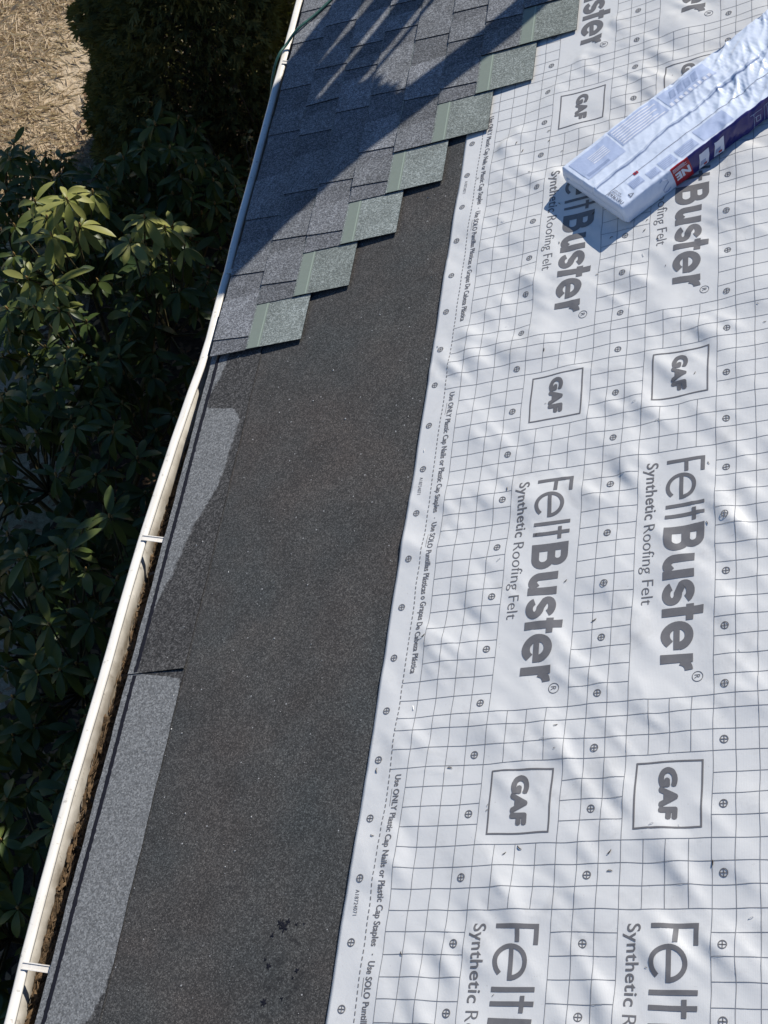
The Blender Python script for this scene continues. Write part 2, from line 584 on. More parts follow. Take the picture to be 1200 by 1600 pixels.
def starter_strip(y0, y1, lift, name='starter_strip'):
    mb = MB()
    nx, ny = 12, max(8, int((y1 - y0) / 0.02))
    x0, x1 = -38.2 * IN, -30.25 * IN
    top, bot = [], []
    for j in range(ny + 1):
        y = y0 + (y1 - y0) * j / ny
        wob = 0.0009 * math.sin(y * 23.0) + 0.0006 * math.sin(y * 61.0 + 1)
        for i in range(nx + 1):
            x = x0 + (x1 - x0) * i / nx
            curl = lift * math.exp(-(y - y0) / 0.03) * (0.4 + 0.6 * (i / nx) ** 2)
            xx = x + (wob if i in (0, nx) else 0)
            top.append((xx, y, 0.0040 + curl)); bot.append((xx, y, 0.0012 + curl))
    n = len(top); W = nx + 1
    mb.v = top + bot
    for j in range(ny):
        for i in range(nx):
            a = j * W + i
            mb.f.append((a, a + 1, a + 1 + W, a + W)); mb.m.append(0)
            mb.f.append((n + a, n + a + W, n + a + 1 + W, n + a + 1)); mb.m.append(1)
    rim = [i for i in range(W)] + [j * W + nx for j in range(1, ny + 1)] + [ny * W + i for i in range(nx - 1, -1, -1)] + [j * W for j in range(ny - 1, 0, -1)]
    for k in range(len(rim)):
        a, b = rim[k], rim[(k + 1) % len(rim)]
        mb.f.append((a, n + a, n + b, b)); mb.m.append(1)
    s = part(mb, name, [M['starter'], M['edge']])
    # tar sealant line near the eave
    t = MB()
    m_ = int((y1 - y0) / 0.008)
    for j in range(m_ + 1):
        y = y0 + 0.004 + (y1 - y0 - 0.008) * j / m_
        c = -37.15 * IN + 0.0007 * math.sin(y * 13)
        curl = lift * math.exp(-(y - y0) / 0.03) * 0.4
        wd = 0.0072
        t.v += [(c - wd + rng.normal(0, 0.0007), y, 0.0043 + curl), (c, y, 0.0056 + curl), (c + wd + rng.normal(0, 0.0007), y, 0.0043 + curl)]
        if j:
            a = (j - 1) * 3
            for q in (0, 1):
                t.f.append((a + q, a + q + 1, a + q + 4, a + q + 3)); t.m.append(0)
    part(t, 'sealant_line', M['sealant'], parent=s)
    return s


starter_strip(YN + 0.3, JY - 0.0015, 0.0)
starter_strip(JY, YF, 0.006)

# laminated shingles, course by course
EXPO, FULL = 5.75 * IN, 13.9 * IN
T1, T2 = 0.0026, 0.0030
SL = (T1 + T2 + 0.0002) / EXPO
ZB = 0.0048 + FULL * SL


def slab(mb, s0, s1, y0, y1, zlo, thick, skew0=0.0, skew1=0.0, mi=0, me=1):
    """slab on the tilted shingle: s up the slope, y along the eave; skew leans the two ends"""
    def z(s): return ZB - SL * s
    v = []
    for t in (0, thick):
        v += [(s0, y0 - skew0, z(s0) + zlo + t), (s1, y0 + skew0, z(s1) + zlo + t), (s1, y1 - skew1, z(s1) + zlo + t), (s0, y1 + skew1, z(s0) + zlo + t)]
    b = len(mb.v)
    mb.v += v
    for f, k in (((4, 5, 6, 7), mi), ((0, 3, 2, 1), me), ((0, 1, 5, 4), me), ((1, 2, 6, 5), me), ((2, 3, 7, 6), me), ((3, 0, 4, 7), me)):
        mb.f.append(tuple(b + i for i in f)); mb.m.append(k)


rs = random.Random(23)
NC = 10
for n in range(NC):
    X0 = XE - 0.002 + EXPO * n
    ye = (27.2 + 7.72 * n) * IN
    k = 0
    while ye + k * 1.0 < YF - 0.02:
        y0 = ye + k * 1.0 + (0.0015 if k else 0)
        y1 = min(ye + (k + 1) * 1.0, YF)
        jit = rs.uniform(-0.0012, 0.0012)
        mb = MB()
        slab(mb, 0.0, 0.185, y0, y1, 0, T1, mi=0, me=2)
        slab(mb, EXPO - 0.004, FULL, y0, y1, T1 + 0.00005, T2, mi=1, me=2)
        sh = part(mb, 'shingle', [M['recess'], M['headlap'], M['edge']])
        sh.location = (X0 + jit, 0, rs.uniform(0, 0.0006))
        zz = T1 + T2
        mb = MB(); slab(mb, EXPO + 0.002, EXPO + 0.050, y0 + 0.0005, y1 - 0.0005, zz + 0.0001, 0.0003, mi=0, me=0)
        part(mb, 'nail_strip', M['nail_strip'], parent=sh)
        mb = MB(); slab(mb, EXPO + 0.041, EXPO + 0.0455, y0 + 0.0007, y1 - 0.0007, zz + 0.0005, 0.0003, mi=0, me=0)
        part(mb, 'nail_line', M['nail_line'], parent=sh)
        # tabs of the laminated upper layer
        y = y0 + (0.0 if rs.random() < 0.75 else rs.uniform(0.06, 0.1))
        while y < y1 - 0.03:
            wdt = rs.choice((0.12, 0.155, 0.19, 0.235)) * rs.uniform(0.92, 1.08)
            ya, yb = y, min(y + wdt, y1)
            if y1 - yb < 0.04:
                yb = y1
            mb = MB()
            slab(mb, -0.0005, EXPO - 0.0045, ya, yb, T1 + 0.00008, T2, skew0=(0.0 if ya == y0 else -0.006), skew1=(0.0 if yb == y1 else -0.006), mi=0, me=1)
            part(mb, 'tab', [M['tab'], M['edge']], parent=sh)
            y = yb + rs.choice((0.055, 0.08, 0.11, 0.14))
        k += 1

# ------------------------------------------------------------------ felt underlayment
C = 2.0 * IN
FX0, FX1, FY0, FY1 = -2.62 * C, 1.50, -1.80, 2.95


def field(seed, lo, hi, aniso=1.0, ang=0.0, n=512, step=0.012):
    """smooth random field with wavelengths lo..hi metres; crests run along ang, stretched by aniso"""
    g = np.random.default_rng(seed)
    w = np.fft.fft2(g.normal(size=(n, n)))
    k = np.fft.fftfreq(n, step)
    ky, kx = np.meshgrid(k, k, indexing='ij')
    ca, sa = math.cos(ang), math.sin(ang)
    u = (kx * ca + ky * sa) * aniso
    v = -kx * sa + ky * ca
    r = np.sqrt(u * u + v * v) + 1e-9
    filt = np.exp(-((np.log(r) - math.log(1 / math.sqrt(lo * hi))) ** 2) / (2 * (0.5 * math.log(hi / lo)) ** 2)) / r
    a = np.real(np.fft.ifft2(w * filt))
    return a / a.std()


N_, ST = 512, 0.012
f_big = field(1, 0.16, 0.40)
f_dia = field(2, 0.040, 0.085, 5.0, math.radians(-47))
f_dia2 = field(3, 0.07, 0.16, 4.0, math.radians(-58))
f_fine = field(4, 0.028, 0.05, 2.0, math.radians(-30))
f_amp = field(5, 0.25, 0.7)
f_wx = field(6, 0.10, 0.3)
f_wy = field(7, 0.10, 0.3)


def samp(a, x, y):
    u = (np.asarray(x) + 1.0) / ST
    v = (np.asarray(y) + 2.5) / ST
    i0 = np.floor(u).astype(int); j0 = np.floor(v).astype(int)
    fu, fv = u - i0, v - j0
    # smoother than bilinear
    fu = fu * fu * (3 - 2 * fu) * 0.35 + fu * 0.65
    fv = fv * fv * (3 - 2 * fv) * 0.35 + fv * 0.65
    g = lambda i, j: a[j % N_, i % N_]
    return (g(i0, j0) * (1 - fu) + g(i0 + 1, j0) * fu) * (1 - fv) + (g(i0, j0 + 1) * (1 - fu) + g(i0 + 1, j0 + 1) * fu) * fv


PUCK = [(11.9 * C, 2.1 * C, 0.004), (12.35 * C, -20.6 * C + 0.03, 0.003), (16.6 * C, -24.1 * C, 0.003), (10.6 * C, 3.6 * C, 0.003), (6.9 * C, -15.6 * C, 0.002)]


_cr = random.Random(19)
CREASE = [(_cr.uniform(0.05, 0.95), _cr.uniform(-1.45, 1.3), math.radians(_cr.choice((-48, -40, -60, -52, -75, -20)) + _cr.uniform(-8, 8)), _cr.uniform(0.04, 0.13), _cr.uniform(0.0010, 0.0026)) for _ in range(46)]


def fh(x, y):
    """height of the felt above the membrane"""
    x = np.asarray(x, float); y = np.asarray(y, float)
    amp = np.clip(0.78 + 0.55 * samp(f_amp, x, y), 0.22, 1.9)
    d1 = samp(f_dia, x, y)
    h = 0.0024 * samp(f_big, x, y) + amp * (0.00074 * (d1 + 0.5 * np.abs(d1)) + 0.00185 * samp(f_dia2, x, y)) + amp * 0.00024 * samp(f_fine, x, y)
    for px, py, s in PUCK:
        d = np.hypot(x - px, y - py); t = np.arctan2(y - py, x - px)
        h = h + s * 0.5 * np.cos(3 * t + 1) * np.exp(-d / 0.06) * (1 - np.exp(-d / 0.012))
    for cx_, cy_, ca_, cl_, ch_ in CREASE:
        tx_, ty_ = math.cos(ca_), math.sin(ca_)
        u = (x - cx_) * tx_ + (y - cy_) * ty_
        v = -(x - cx_) * ty_ + (y - cy_) * tx_ + 0.012 * np.sin(u * 14 + cx_ * 50)
        h = h + ch_ * np.exp(-np.abs(v) / 0.007) * np.exp(-(u / cl_) ** 2)
    # the nailed selvedge lies flatter, and the sheet is pressed flat under shingles
    sel = np.clip((x - (-2.6 * C)) / (2.6 * C), 0, 1)
    h = h * (0.35 + 0.65 * sel)
    edge_y = (27.2 * IN) + 7.72 * IN * (x + 24.0 * IN - 0.10) / EXPO      # line of the stair-stepped ends
    under = np.clip((edge_y - y) / 0.05, 0, 1)
    h = 0.0016 + np.logaddexp(0, (h + 0.0035) / 0.0016) * 0.0016
    return 0.0016 + (h - 0.0016) * under


def warp(x, y):
    return x + 0.0007 * samp(f_wx, x, y), y + 0.0007 * samp(f_wy, x, y)


felt = empty('underlayment_sheet', ROOF)
tag(felt, 'white printed synthetic underlayment sheet with grey grid and lettering', 'underlayment')
nx, ny = int((FX1 - FX0) / 0.0075), int((FY1 - FY0) / 0.0075)
px = np.linspace(0, 1, nx + 1); py = np.linspace(FY0, FY1, ny + 1)
YY = np.repeat(py, nx + 1)
# the lower edge wanders a little: further out near the camera
edge = -2.28 * C - 0.004 * np.clip((-YY) / 1.3, -0.6, 1.3) + 0.0012 * np.sin(YY * 6) + 0.0006 * np.sin(YY * 21)
XX = edge + (FX1 - edge) * np.tile(px, ny + 1)
ZZ = fh(XX, YY)
vv = np.stack([XX, YY, ZZ], 1)
a = (np.arange(ny)[:, None] * (nx + 1) + np.arange(nx)[None]).ravel()
ff = np.stack([a, a + 1, a + nx + 2, a + nx + 1], 1)
# rim down to the membrane along the lower edge
rim0 = np.arange(ny + 1) * (nx + 1)
low = vv[rim0].copy(); low[:, 2] = 0.0009
b0 = len(vv)
vv = np.concatenate([vv, low])
rf = np.stack([rim0[:-1], rim0[1:], b0 + np.arange(1, ny + 1), b0 + np.arange(ny)], 1)
sheet = obj('sheet', mesh_from('sheet', vv.tolist(), ff.tolist() + rf.tolist(), M['felt'], smooth=True), felt)

INKZ = 0.0007


def drape(me_verts):
    v = np.asarray(me_verts, float)
    x, y = warp(v[:, 0], v[:, 1])
    return np.stack([x, y, fh(x, y) + INKZ], 1)


def strip(mb, xa, ya, xb, yb, wid, step=0.008):
    L = math.hypot(xb - xa, yb - ya)
    n = max(1, int(L / step))
    dx, dy = (xb - xa) / L, (yb - ya) / L
    b = len(mb.v)
    for i in range(n + 1):
        t = i / n
        x, y = xa + (xb - xa) * t, ya + (yb - ya) * t
        mb.v.append((x - dy * wid / 2, y + dx * wid / 2, 0)); mb.v.append((x + dy * wid / 2, y - dx * wid / 2, 0))
        if i:
            k = b + 2 * (i - 1)
            mb.f.append((k + 1, k + 3, k + 2, k)); mb.m.append(0)


def drape_build(mb, name, mat, parent):
    v = drape(mb.v)
    return obj(name, mesh_from(name, v.tolist(), mb.f, mat, smooth=True), parent)


PER = 23.7
KMIN, KMAX = -2, 1                            # repeats of the print in reach
YLO, YHI = FY0 + 0.03, FY1 - 0.03


def clip_strip(mb, xa, ya, xb, yb, w):
    lo, hi = min(ya, yb), max(ya, yb)
    if hi < YLO or lo > YHI:
        return
    if xa == xb:
        strip(mb, xa, max(lo, YLO), xb, min(hi, YHI), w)
    else:
        strip(mb, xa, ya, xb, yb, w)


COLS = [4, 11, 18]
LW = 0.0014
grid = MB()
for j in [0, 1, 2, 3, 4, 8, 9, 10, 11, 15, 16, 17, 18, 22]:
    clip_strip(grid, j * C, YLO, j * C, YHI, LW)
for k in range(KMIN - 1, KMAX + 1):
    o = k * PER
    for c0 in COLS:
        for d in (1, 2, 3):
            for r0, r1 in ((14, 16.7), (20.7, 23.7)):
                clip_strip(grid, (c0 + d) * C, -(o + r0) * C, (c0 + d) * C, -(o + r1) * C, LW)
    rows = list(range(0, 15)) + [14.7, 15.7, 16.7, 17.7, 18.7, 19.7, 20.7, 21.7, 22.7]
    for r in rows:
        start = -1 if 11.8 < r < 16.9 else 0
        if r in (0, 14, 14.7, 15.7, 16.7, 20.7, 21.7, 22.7):
            segs = [(start, 22)]
        else:
            segs = [(start, 4), (8, 11), (15, 18)]
        for a_, b_ in segs:
            clip_strip(grid, a_ * C, -(o + r) * C, b_ * C, -(o + r) * C, LW)
drape_build(grid, 'printed_grid', M['ink_line'], felt)
dash = MB()
y = YLO
while y < YHI - 0.02:
    strip(dash, -1 * C, y, -1 * C, y + 0.009, 0.0026, 0.005)
    y += 0.0155
drape_build(dash, 'printed_dashes', M['ink'], felt)

# fastener marks: ring and cross, laid on the sheet one by one
mk = MB()
R1, R2, n = 0.0098, 0.0075, 24
for i in range(n):
    w0 = 2 * math.pi * i / n
    mk.v += [(R1 * math.cos(w0), R1 * math.sin(w0), 0), (R2 * math.cos(w0), R2 * math.sin(w0), 0)]
for i in range(n):
    a_, b_ = 2 * i, 2 * ((i + 1) % n)
    mk.f.append((a_, b_, b_ + 1, a_ + 1)); mk.m.append(0)
for sx, sy in ((R1, 0.0010), (0.0010, R1)):
    z_ = 0.0001
    mk.add([(-sx, -sy, z_), (sx, -sy, z_), (sx, sy, z_), (-sx, sy, z_)], [(0, 1, 2, 3)])
mark_me = mesh_from('fastener_mark', mk.v, mk.f, M['ink'])


def on_sheet(o, x, y, rz=0.0, dz=INKZ):
    h0 = float(fh(x, y)); e = 0.01
    nx_ = -(float(fh(x + e, y)) - float(fh(x - e, y))) / (2 * e)
    ny_ = -(float(fh(x, y + e)) - float(fh(x, y - e))) / (2 * e)
    q = Vector((nx_, ny_, 1)).to_track_quat('Z', 'Y')
    o.rotation_mode = 'QUATERNION'
    from mathutils import Quaternion
    o.rotation_quaternion = Vector((0, 0, 1)).rotation_difference(Vector((nx_, ny_, 1)).normalized()) @ Quaternion((0, 0, 1), rz)
    o.location = (x, y, h0 + dz)


for k in range(KMIN - 1, KMAX + 1):
    for r in (1.5, 4.5, 7.5, 10.5, 13.5, 16.2, 19.2, 22.2):
        for j in (-1.7, 3.5, 9.5, 15.5):
            y = -(k * PER + r) * C
            if not (FY0 + 0.05 < y < 2.75):
                continue
            o = obj('fastener_mark', mark_me, felt)
            x, y = warp(np.array([j * C]), np.array([y]))
            on_sheet(o, float(x[0]), float(y[0]), 0.0, INKZ + 0.0004)


def text_mesh(body, bold=0.0, space=1.0):
    cu = bpy.data.curves.new('t', 'FONT')
    cu.body = body
    cu.size = 1.0
    cu.offset = bold
    cu.space_character = space
    cu.resolution_u = 5
    o = bpy.data.objects.new('t', cu)
    COL.objects.link(o)
    dg = bpy.context.evaluated_depsgraph_get()
    me = bpy.data.meshes.new_from_object(o.evaluated_get(dg))
    bpy.data.objects.remove(o)
    bpy.data.curves.remove(cu)
    return me


def fitted(body, wid, cap, bold=0.0, space=1.0, dil=0.0, cut=0.012):
    """text laid out with its width and cap height in metres, cut small enough to drape"""
    me = text_mesh(body, bold, space)
    bm = bmesh.new(); bm.from_mesh(me)
    bpy.data.meshes.remove(me)
    xs_ = [v.co.x for v in bm.verts]
    x0_, x1_ = min(xs_), max(xs_)
    caph = 0.729 + 2 * bold
    for v in bm.verts:
        v.co.x = (v.co.x - x0_) / (x1_ - x0_) * wid
        v.co.y = (v.co.y + bold) / caph * cap
        v.co.z = 0
    if cut:
        for ax, lo, hi in ((0, 0.0, wid), (1, -0.3 * cap, 1.1 * cap)):
            q = lo + cut
            while q < hi:
                co = Vector((q, 0, 0)) if ax == 0 else Vector((0, q, 0))
                no = Vector((1, 0, 0)) if ax == 0 else Vector((0, 1, 0))
                bmesh.ops.bisect_plane(bm, geom=bm.verts[:] + bm.edges[:] + bm.faces[:], plane_co=co, plane_no=no)
                q += cut
    bm.verts.ensure_lookup_table()
    bm.verts.index_update()
    v = np.array([list(p.co) for p in bm.verts])
    f = [[p.index for p in fc.verts] for fc in bm.faces]
    bm.free()
    if dil:                                     # heavier strokes: overlaid copies pushed outwards, each a hair above the last
        v0, f0 = v, f
        vs, fs = [v0], list(f0)
        for k in range(8):
            w0 = 2 * math.pi * k / 8
            fs += [[i + len(v0) * (k + 1) for i in fc] for fc in f0]
            vs.append(v0 + np.array([dil * math.cos(w0), dil * math.sin(w0), 0.00003 * (k + 1)]))
        v, f = np.concatenate(vs), fs
    return v, f


def print_text(tm, j0, r0, name, mat=None):
    """baseline at column j0, starting at row r0, reading towards the camera"""
    v, f = tm
    x = j0 * C + v[:, 1]
    y = -(r0 * C) - v[:, 0]
    if y.max() < YLO or y.min() > YHI:
        return
    if y.min() < FY0 + 0.005 or y.max() > FY1:
        keep = [fc for fc in f if all(FY0 + 0.005 < y[i] < FY1 - 0.005 for i in fc)]
        f = keep
    d = drape(np.stack([x, y, 0 * x], 1))
    d[:, 2] += v[:, 2]
    fl = [fc for fc in f]
    return obj(name, mesh_from(name, d.tolist(), fl, mat or M['ink'], smooth=True), felt)


def strokes(letters, cut=0.012):
    """lettering drawn as broad pen strokes; units are print cells, x along the line, y up from the baseline"""
    V, F = [], []
    lay = 0
    for wid, pl in letters:
        p = np.array(pl, float)
        # resample
        seg = np.hypot(*np.diff(p, axis=0).T)
        q = [p[0]]
        for i, L in enumerate(seg):
            n_ = max(1, int(round(L / 0.16)))
            for t in range(1, n_ + 1):
                q.append(p[i] + (p[i + 1] - p[i]) * t / n_)
        q = np.array(q)
        closed = np.allclose(q[0], q[-1])
        if closed:
            q = q[:-1]
        N1 = len(q)
        prv = np.roll(q, 1, 0); nxt = np.roll(q, -1, 0)
        if not closed:
            prv[0] = q[0] - (q[1] - q[0]); nxt[-1] = q[-1] + (q[-1] - q[-2])
        t0 = q - prv; t1 = nxt - q
        t0 /= np.hypot(*t0.T)[:, None]; t1 /= np.hypot(*t1.T)[:, None]
        n0 = np.stack([-t0[:, 1], t0[:, 0]], 1); n1 = np.stack([-t1[:, 1], t1[:, 0]], 1)
        mt = n0 + n1
        mt = mt / np.maximum((mt * n0).sum(1), 0.5)[:, None]
        b0 = len(V)
        rows_ = np.linspace(-0.5, 0.5, 3)
        for i in range(N1):
            for r_ in rows_:
                c_ = q[i] + mt[i] * wid * r_
                V.append((c_[0] * C, c_[1] * C, lay * 0.00003))
        for i in range(N1 if closed else N1 - 1):
            k = (i + 1) % N1
            for r_ in range(2):
                F.append([b0 + i * 3 + r_, b0 + k * 3 + r_, b0 + k * 3 + r_ + 1, b0 + i * 3 + r_ + 1])
        lay += 1
    return np.array(V), F


def arc(cx, cy, rx, ry, a0, a1, n=20):
    return [(cx + rx * math.cos(math.radians(a0 + (a1 - a0) * i / n)), cy + ry * math.sin(math.radians(a0 + (a1 - a0) * i / n))) for i in range(n + 1)]


LS = 0.21
T_felt = strokes([
    (LS, [(0.105, 0), (0.105, 2.0)]), (LS, [(0.21, 1.895), (0.92, 1.895)]), (LS, [(0.21, 1.05), (0.80, 1.05)]),
    (LS, arc(1.66, 0.78, 0.68, 0.70, 0, 318, 30)), (LS, [(1.08, 0.80), (2.44, 0.80)]),
    (LS, [(2.82, 0), (2.82, 2.0)]), (LS, [(3.42, 0), (3.42, 2.0)]), (LS, [(3.08, 1.46), (3.80, 1.46)])])
BS = 0.45
T_bust = strokes([
    (BS, [(0.225, 0), (0.225, 2.0)]),
    (0.40, [(0.45, 1.80), (0.75, 1.80)] + arc(0.78, 1.44, 0.36, 0.36, 90, -90, 12) + [(0.45, 1.08)]),
    (0.42, [(0.45, 1.08), (0.85, 1.08)] + arc(0.88, 0.645, 0.40, 0.435, 90, -90, 12) + [(0.45, 0.21)]),
    (BS, [(1.95, 1.55), (1.95, 0.60)] + arc(2.29, 0.56, 0.34, 0.35, 180, 290, 10) + [(2.62, 0.40)]), (BS, [(2.83, 0), (2.83, 1.55)]),
    (0.40, arc(3.77, 1.11, 0.40, 0.265, 15, 210, 14) + arc(3.85, 0.48, 0.40, 0.29, 95, -170, 20)),
    (BS, [(4.82, 0), (4.82, 2.0)]), (0.36, [(4.45, 1.36), (5.32, 1.36)]),
    (0.43, arc(6.12, 0.78, 0.57, 0.58, 8, 322, 26)), (0.30, [(5.62, 0.74), (6.88, 0.74)]),
    (BS, [(7.34, 0), (7.34, 1.55)]), (0.40, [(7.50, 0.95)] + arc(7.98, 0.92, 0.46, 0.44, 165, 92, 8))])
T_syn = fitted('Synthetic', 3.42 * C, 0.62 * C, 0.012, 1.05)
T_roof = fitted('Roofing Felt', 4.56 * C, 0.62 * C, -0.008, 1.0)
T_reg = fitted('R', 0.20 * C, 0.28 * C, 0.0, 1.0, cut=0)
T_gaf = fitted('GAF', 2.28 * C, 0.74 * C, 0.0, 1.06, dil=0.08 * C)
T_s1 = fitted('Use ONLY Plastic Cap Nails or Plastic Cap Staples', 8.35 * C, 0.36 * C, 0.02, 1.03)
T_s2 = fitted('Use SOLO Puntillas Plásticas o Grapas De Cabeza Plástica', 9.2 * C, 0.36 * C, 0.02, 1.03)
T_cd = fitted('A18724071', 1.2 * C, 0.22 * C, 0.0, 1.15)
for k in range(KMIN - 1, KMAX + 1):
    o = k * PER
    for c0 in COLS[:2] + [18]:
        if c0 == 18 and k not in (-1, 0):
            continue
        b = c0 + 1.46
        print_text(T_felt, b, o + 0.62, 'printed_lettering')
        print_text(T_bust, b, o + 4.66, 'printed_lettering')
        print_text(T_syn, c0 + 0.42, o + 0.62, 'printed_lettering')
        print_text(T_roof, c0 + 0.42, o + 4.38, 'printed_lettering')
        print_text(T_reg, c0 + 3.10, o + 12.90, 'printed_mark')
        ring = MB()
        for i in range(25):
            w0 = 2 * math.pi * i / 24
            for rr in (0.27 * C, 0.235 * C):
                ring.v.append(((c0 + 3.24) * C + rr * math.cos(w0), -(o + 13.0) * C + rr * math.sin(w0), 0))
            if i:
                q = 2 * (i - 1); ring.f.append((q, q + 2, q + 3, q + 1)); ring.m.append(0)
        if YLO < -(o + 13.0) * C < YHI - 0.1:
            drape_build(ring, 'printed_ring', M['ink'], felt)
        print_text(T_gaf, c0 + 1.66, o + 17.46, 'printed_lettering')
        frame = MB()
        a_, b_, r0_, r1_ = c0 + 0.53, c0 + 3.53, o + 17.12, o + 20.2
        if YLO < -r1_ * C and -r0_ * C < YHI:
            for (xa, ra, xb, rb) in ((a_ - .04, r0_, b_ + .04, r0_), (a_ - .04, r1_, b_ + .04, r1_), (a_, r0_, a_, r1_), (b_, r0_, b_, r1_)):
                strip(frame, xa * C, -ra * C, xb * C, -rb * C, 0.0042)
            drape_build(frame, 'printed_frame', M['ink'], felt)
    print_text(T_s1, -0.66, o + 17.0 - PER, 'printed_lettering')
    print_text(T_s2, -0.66, o + 26.0 - PER, 'printed_lettering')
    ul = MB()
    for ra, rb in ((17.72, 18.6), (26.75, 27.6)):
        if -(o + rb - PER) * C > YLO and -(o + ra - PER) * C < YHI:
            strip(ul, -0.76 * C, -(o + ra - PER) * C, -0.76 * C, -(o + rb - PER) * C, 0.0012)
    dot = (o + 25.68 - PER)
    if YLO < -dot * C < YHI:
        strip(ul, -0.52 * C, -dot * C, -0.52 * C, -(dot + 0.06) * C, 0.003)
    if ul.v:
        drape_build(ul, 'printed_underline', M['ink'], felt)
    print_text(T_cd, -1.82, o + 22.75 - PER, 'printed_code')

# staples and scuffs
st = MB()
st.tube([(-0.005, 0, -0.001), (-0.0048, 0, 0.0012), (0.0048, 0, 0.0014), (0.005, 0, -0.001)], 0.0006, 5)
staple_me = mesh_from('staple', st.v, st.f, M['steel'])
sc = MB()
sc.tube([(-0.006, -0.001, 0.0002), (-0.002, 0.0006, 0.0012), (0.003, 0.0004, 0.0012), (0.006, -0.0012, 0.0003)], [0.0004, 0.001, 0.0009, 0.0003], 5)
scuff_me = mesh_from('debris_flake', sc.v, sc.f, M['litter'])
rs = random.Random(5)
for i in range(64):
    x, y = rs.uniform(-2.0 * C, 0.93), rs.uniform(-1.5, 1.5)
    o = obj('staple' if i % 5 == 0 else 'debris_flake', staple_me if i % 5 == 0 else scuff_me, felt)
    on_sheet(o, x, y, rs.uniform(0, 6.28), 0.0009)
    s_ = rs.uniform(0.5, 1.25)
    o.scale = (s_, s_, s_)
for px_, py_, _ in PUCK:
    o = obj('staple', staple_me, felt)
    on_sheet(o, px_, py_, 0.4, 0.0012)

# ------------------------------------------------------------------ wrapped shingle bundle on the felt
PA = math.radians(36)
PM = ROOF @ Matrix.Translation((19.4 * IN, 34.2 * IN, 0)) @ Matrix.Rotation(PA, 4, 'Z')
bundle = empty('shingle_bundle', PM)
tag(bundle, 'plastic wrapped bundle of shingles lying on the white underlayment', 'bundle')
BL, BW, BH = 39.4 * IN, 12.6 * IN, 0.072
p_a = field(21, 0.05, 0.14, 3.0, math.radians(35), 256, 0.01)
p_b = field(22, 0.025, 0.06, 3.5, math.radians(62), 256, 0.01)
p_c = field(23, 0.15, 0.4, 1.0, 0, 256, 0.01)


def psamp(a, u, v):
    u = np.asarray(u) / 0.01; v = np.asarray(v) / 0.01
    i, j = np.floor(u).astype(int), np.floor(v).astype(int)
    fu, fv = u - i, v - j
    g = lambda i, j: a[j % 256, i % 256]
    return (g(i, j) * (1 - fu) + g(i + 1, j) * fu) * (1 - fv) + (g(i, j + 1) * (1 - fu) + g(i + 1, j + 1) * fu) * fv


PERI = 2 * BW + 2 * BH
RC = 0.0055


def psurf(l, s, off=0.0):
    """wrapper surface: l along the bundle, s around it from the near bottom edge up, over the top, down the far side"""
    l = np.asarray(l, float); s = np.asarray(s, float)
    H = BH + 0.005 * np.sin(l * 7.0) + 0.012 * np.clip((l - 0.3) / 0.5, 0, 1)
    u = np.zeros_like(s); v = np.zeros_like(s); nu = np.zeros_like(s); nv = np.zeros_like(s)
    sd = s < BH; tp = (s >= BH) & (s < BH + BW); fr = (s >= BH + BW) & (s < 2 * BH + BW); bt = s >= 2 * BH + BW
    u[sd] = 0; v[sd] = s[sd] / BH; nu[sd] = -1
    u[tp] = (s[tp] - BH); v[tp] = 1; nv[tp] = 1
    u[fr] = BW; v[fr] = 1 - (s[fr] - BH - BW) / BH; nu[fr] = 1
    u[bt] = BW - (s[bt] - 2 * BH - BW); v[bt] = 0; nv[bt] = -1
    z = v * H
    # round the long edges
    du = np.minimum(u, BW - u); dz = H - z
    near = (du < RC) & (dz < RC)
    cu = RC - du; cz = RC - dz
    rr = np.hypot(cu, cz) + 1e-9
    shrink = np.where(near & (rr > RC * 0.707), np.maximum(np.maximum(cu, cz) - RC * np.maximum(cu, cz) / rr, 0), 0)
    sgn = np.where(u < BW / 2, 1, -1)
    u = u + sgn * shrink * np.where(near, cu / rr, 0)
    z = z - shrink * np.where(near, cz / rr, 0)
    # sides lean and belly; film wrinkles, stronger towards the far end
    belly = np.where(sd | fr, 0.006 * np.sin(np.pi * np.clip(v, 0, 1)), 0)
    far = 0.30 + 0.95 * np.clip((l - 0.26) / 0.2, 0, 1)
    wr = far * (0.0028 * (0.7 - np.abs(psamp(p_a, l, s))) + 0.0017 * (0.7 - np.abs(psamp(p_b, l, s)))) + 0.0016 * psamp(p_c, l, s)
    seam = np.where(tp, 0.0065 * np.exp(-((u - (5.6 * IN + 0.05 * l + 0.004 * np.sin(l * 30))) / 0.006) ** 2), 0)
    wr = np.where(bt, 0, wr + belly + seam) + off
    wr = np.where((z < 0.012) & ~bt, np.maximum(wr, 0.0), wr)
    u = u + nu * wr; z = z + nv * wr
    # the near end is drawn in and slanted
    l2 = l - 0.022 * (u / BW) * np.clip(1 - l / 0.1, 0, 1)
    z = np.maximum(z, 0.009 + 0.0)
    return np.stack([l2, u, z], -1)


ns, nl = 240, 300
S_ = np.linspace(0, PERI, ns + 1)[:-1]
L_ = np.linspace(0, BL, nl + 1)
mb = MB()
ll = np.repeat(L_, ns); ss = np.tile(S_, nl + 1)
mb.v = [tuple(p) for p in psurf(ll, ss)]
for i in range(nl):
    for k in range(ns):
        k2 = (k + 1) % ns
        a_ = i * ns
        s_mid, l_mid = S_[k], L_[i]
        navy = (s_mid < BH and l_mid > 9.4 * IN) or (BH + BW <= s_mid < 2 * BH + BW and l_mid > 1.5 * IN)
        redb = (s_mid < BH and 6.9 * IN < l_mid <= 9.4 * IN)
        mb.f.append((a_ + k, a_ + ns + k, a_ + ns + k2, a_ + k2)); mb.m.append(1 if navy else 2 if redb else 0)
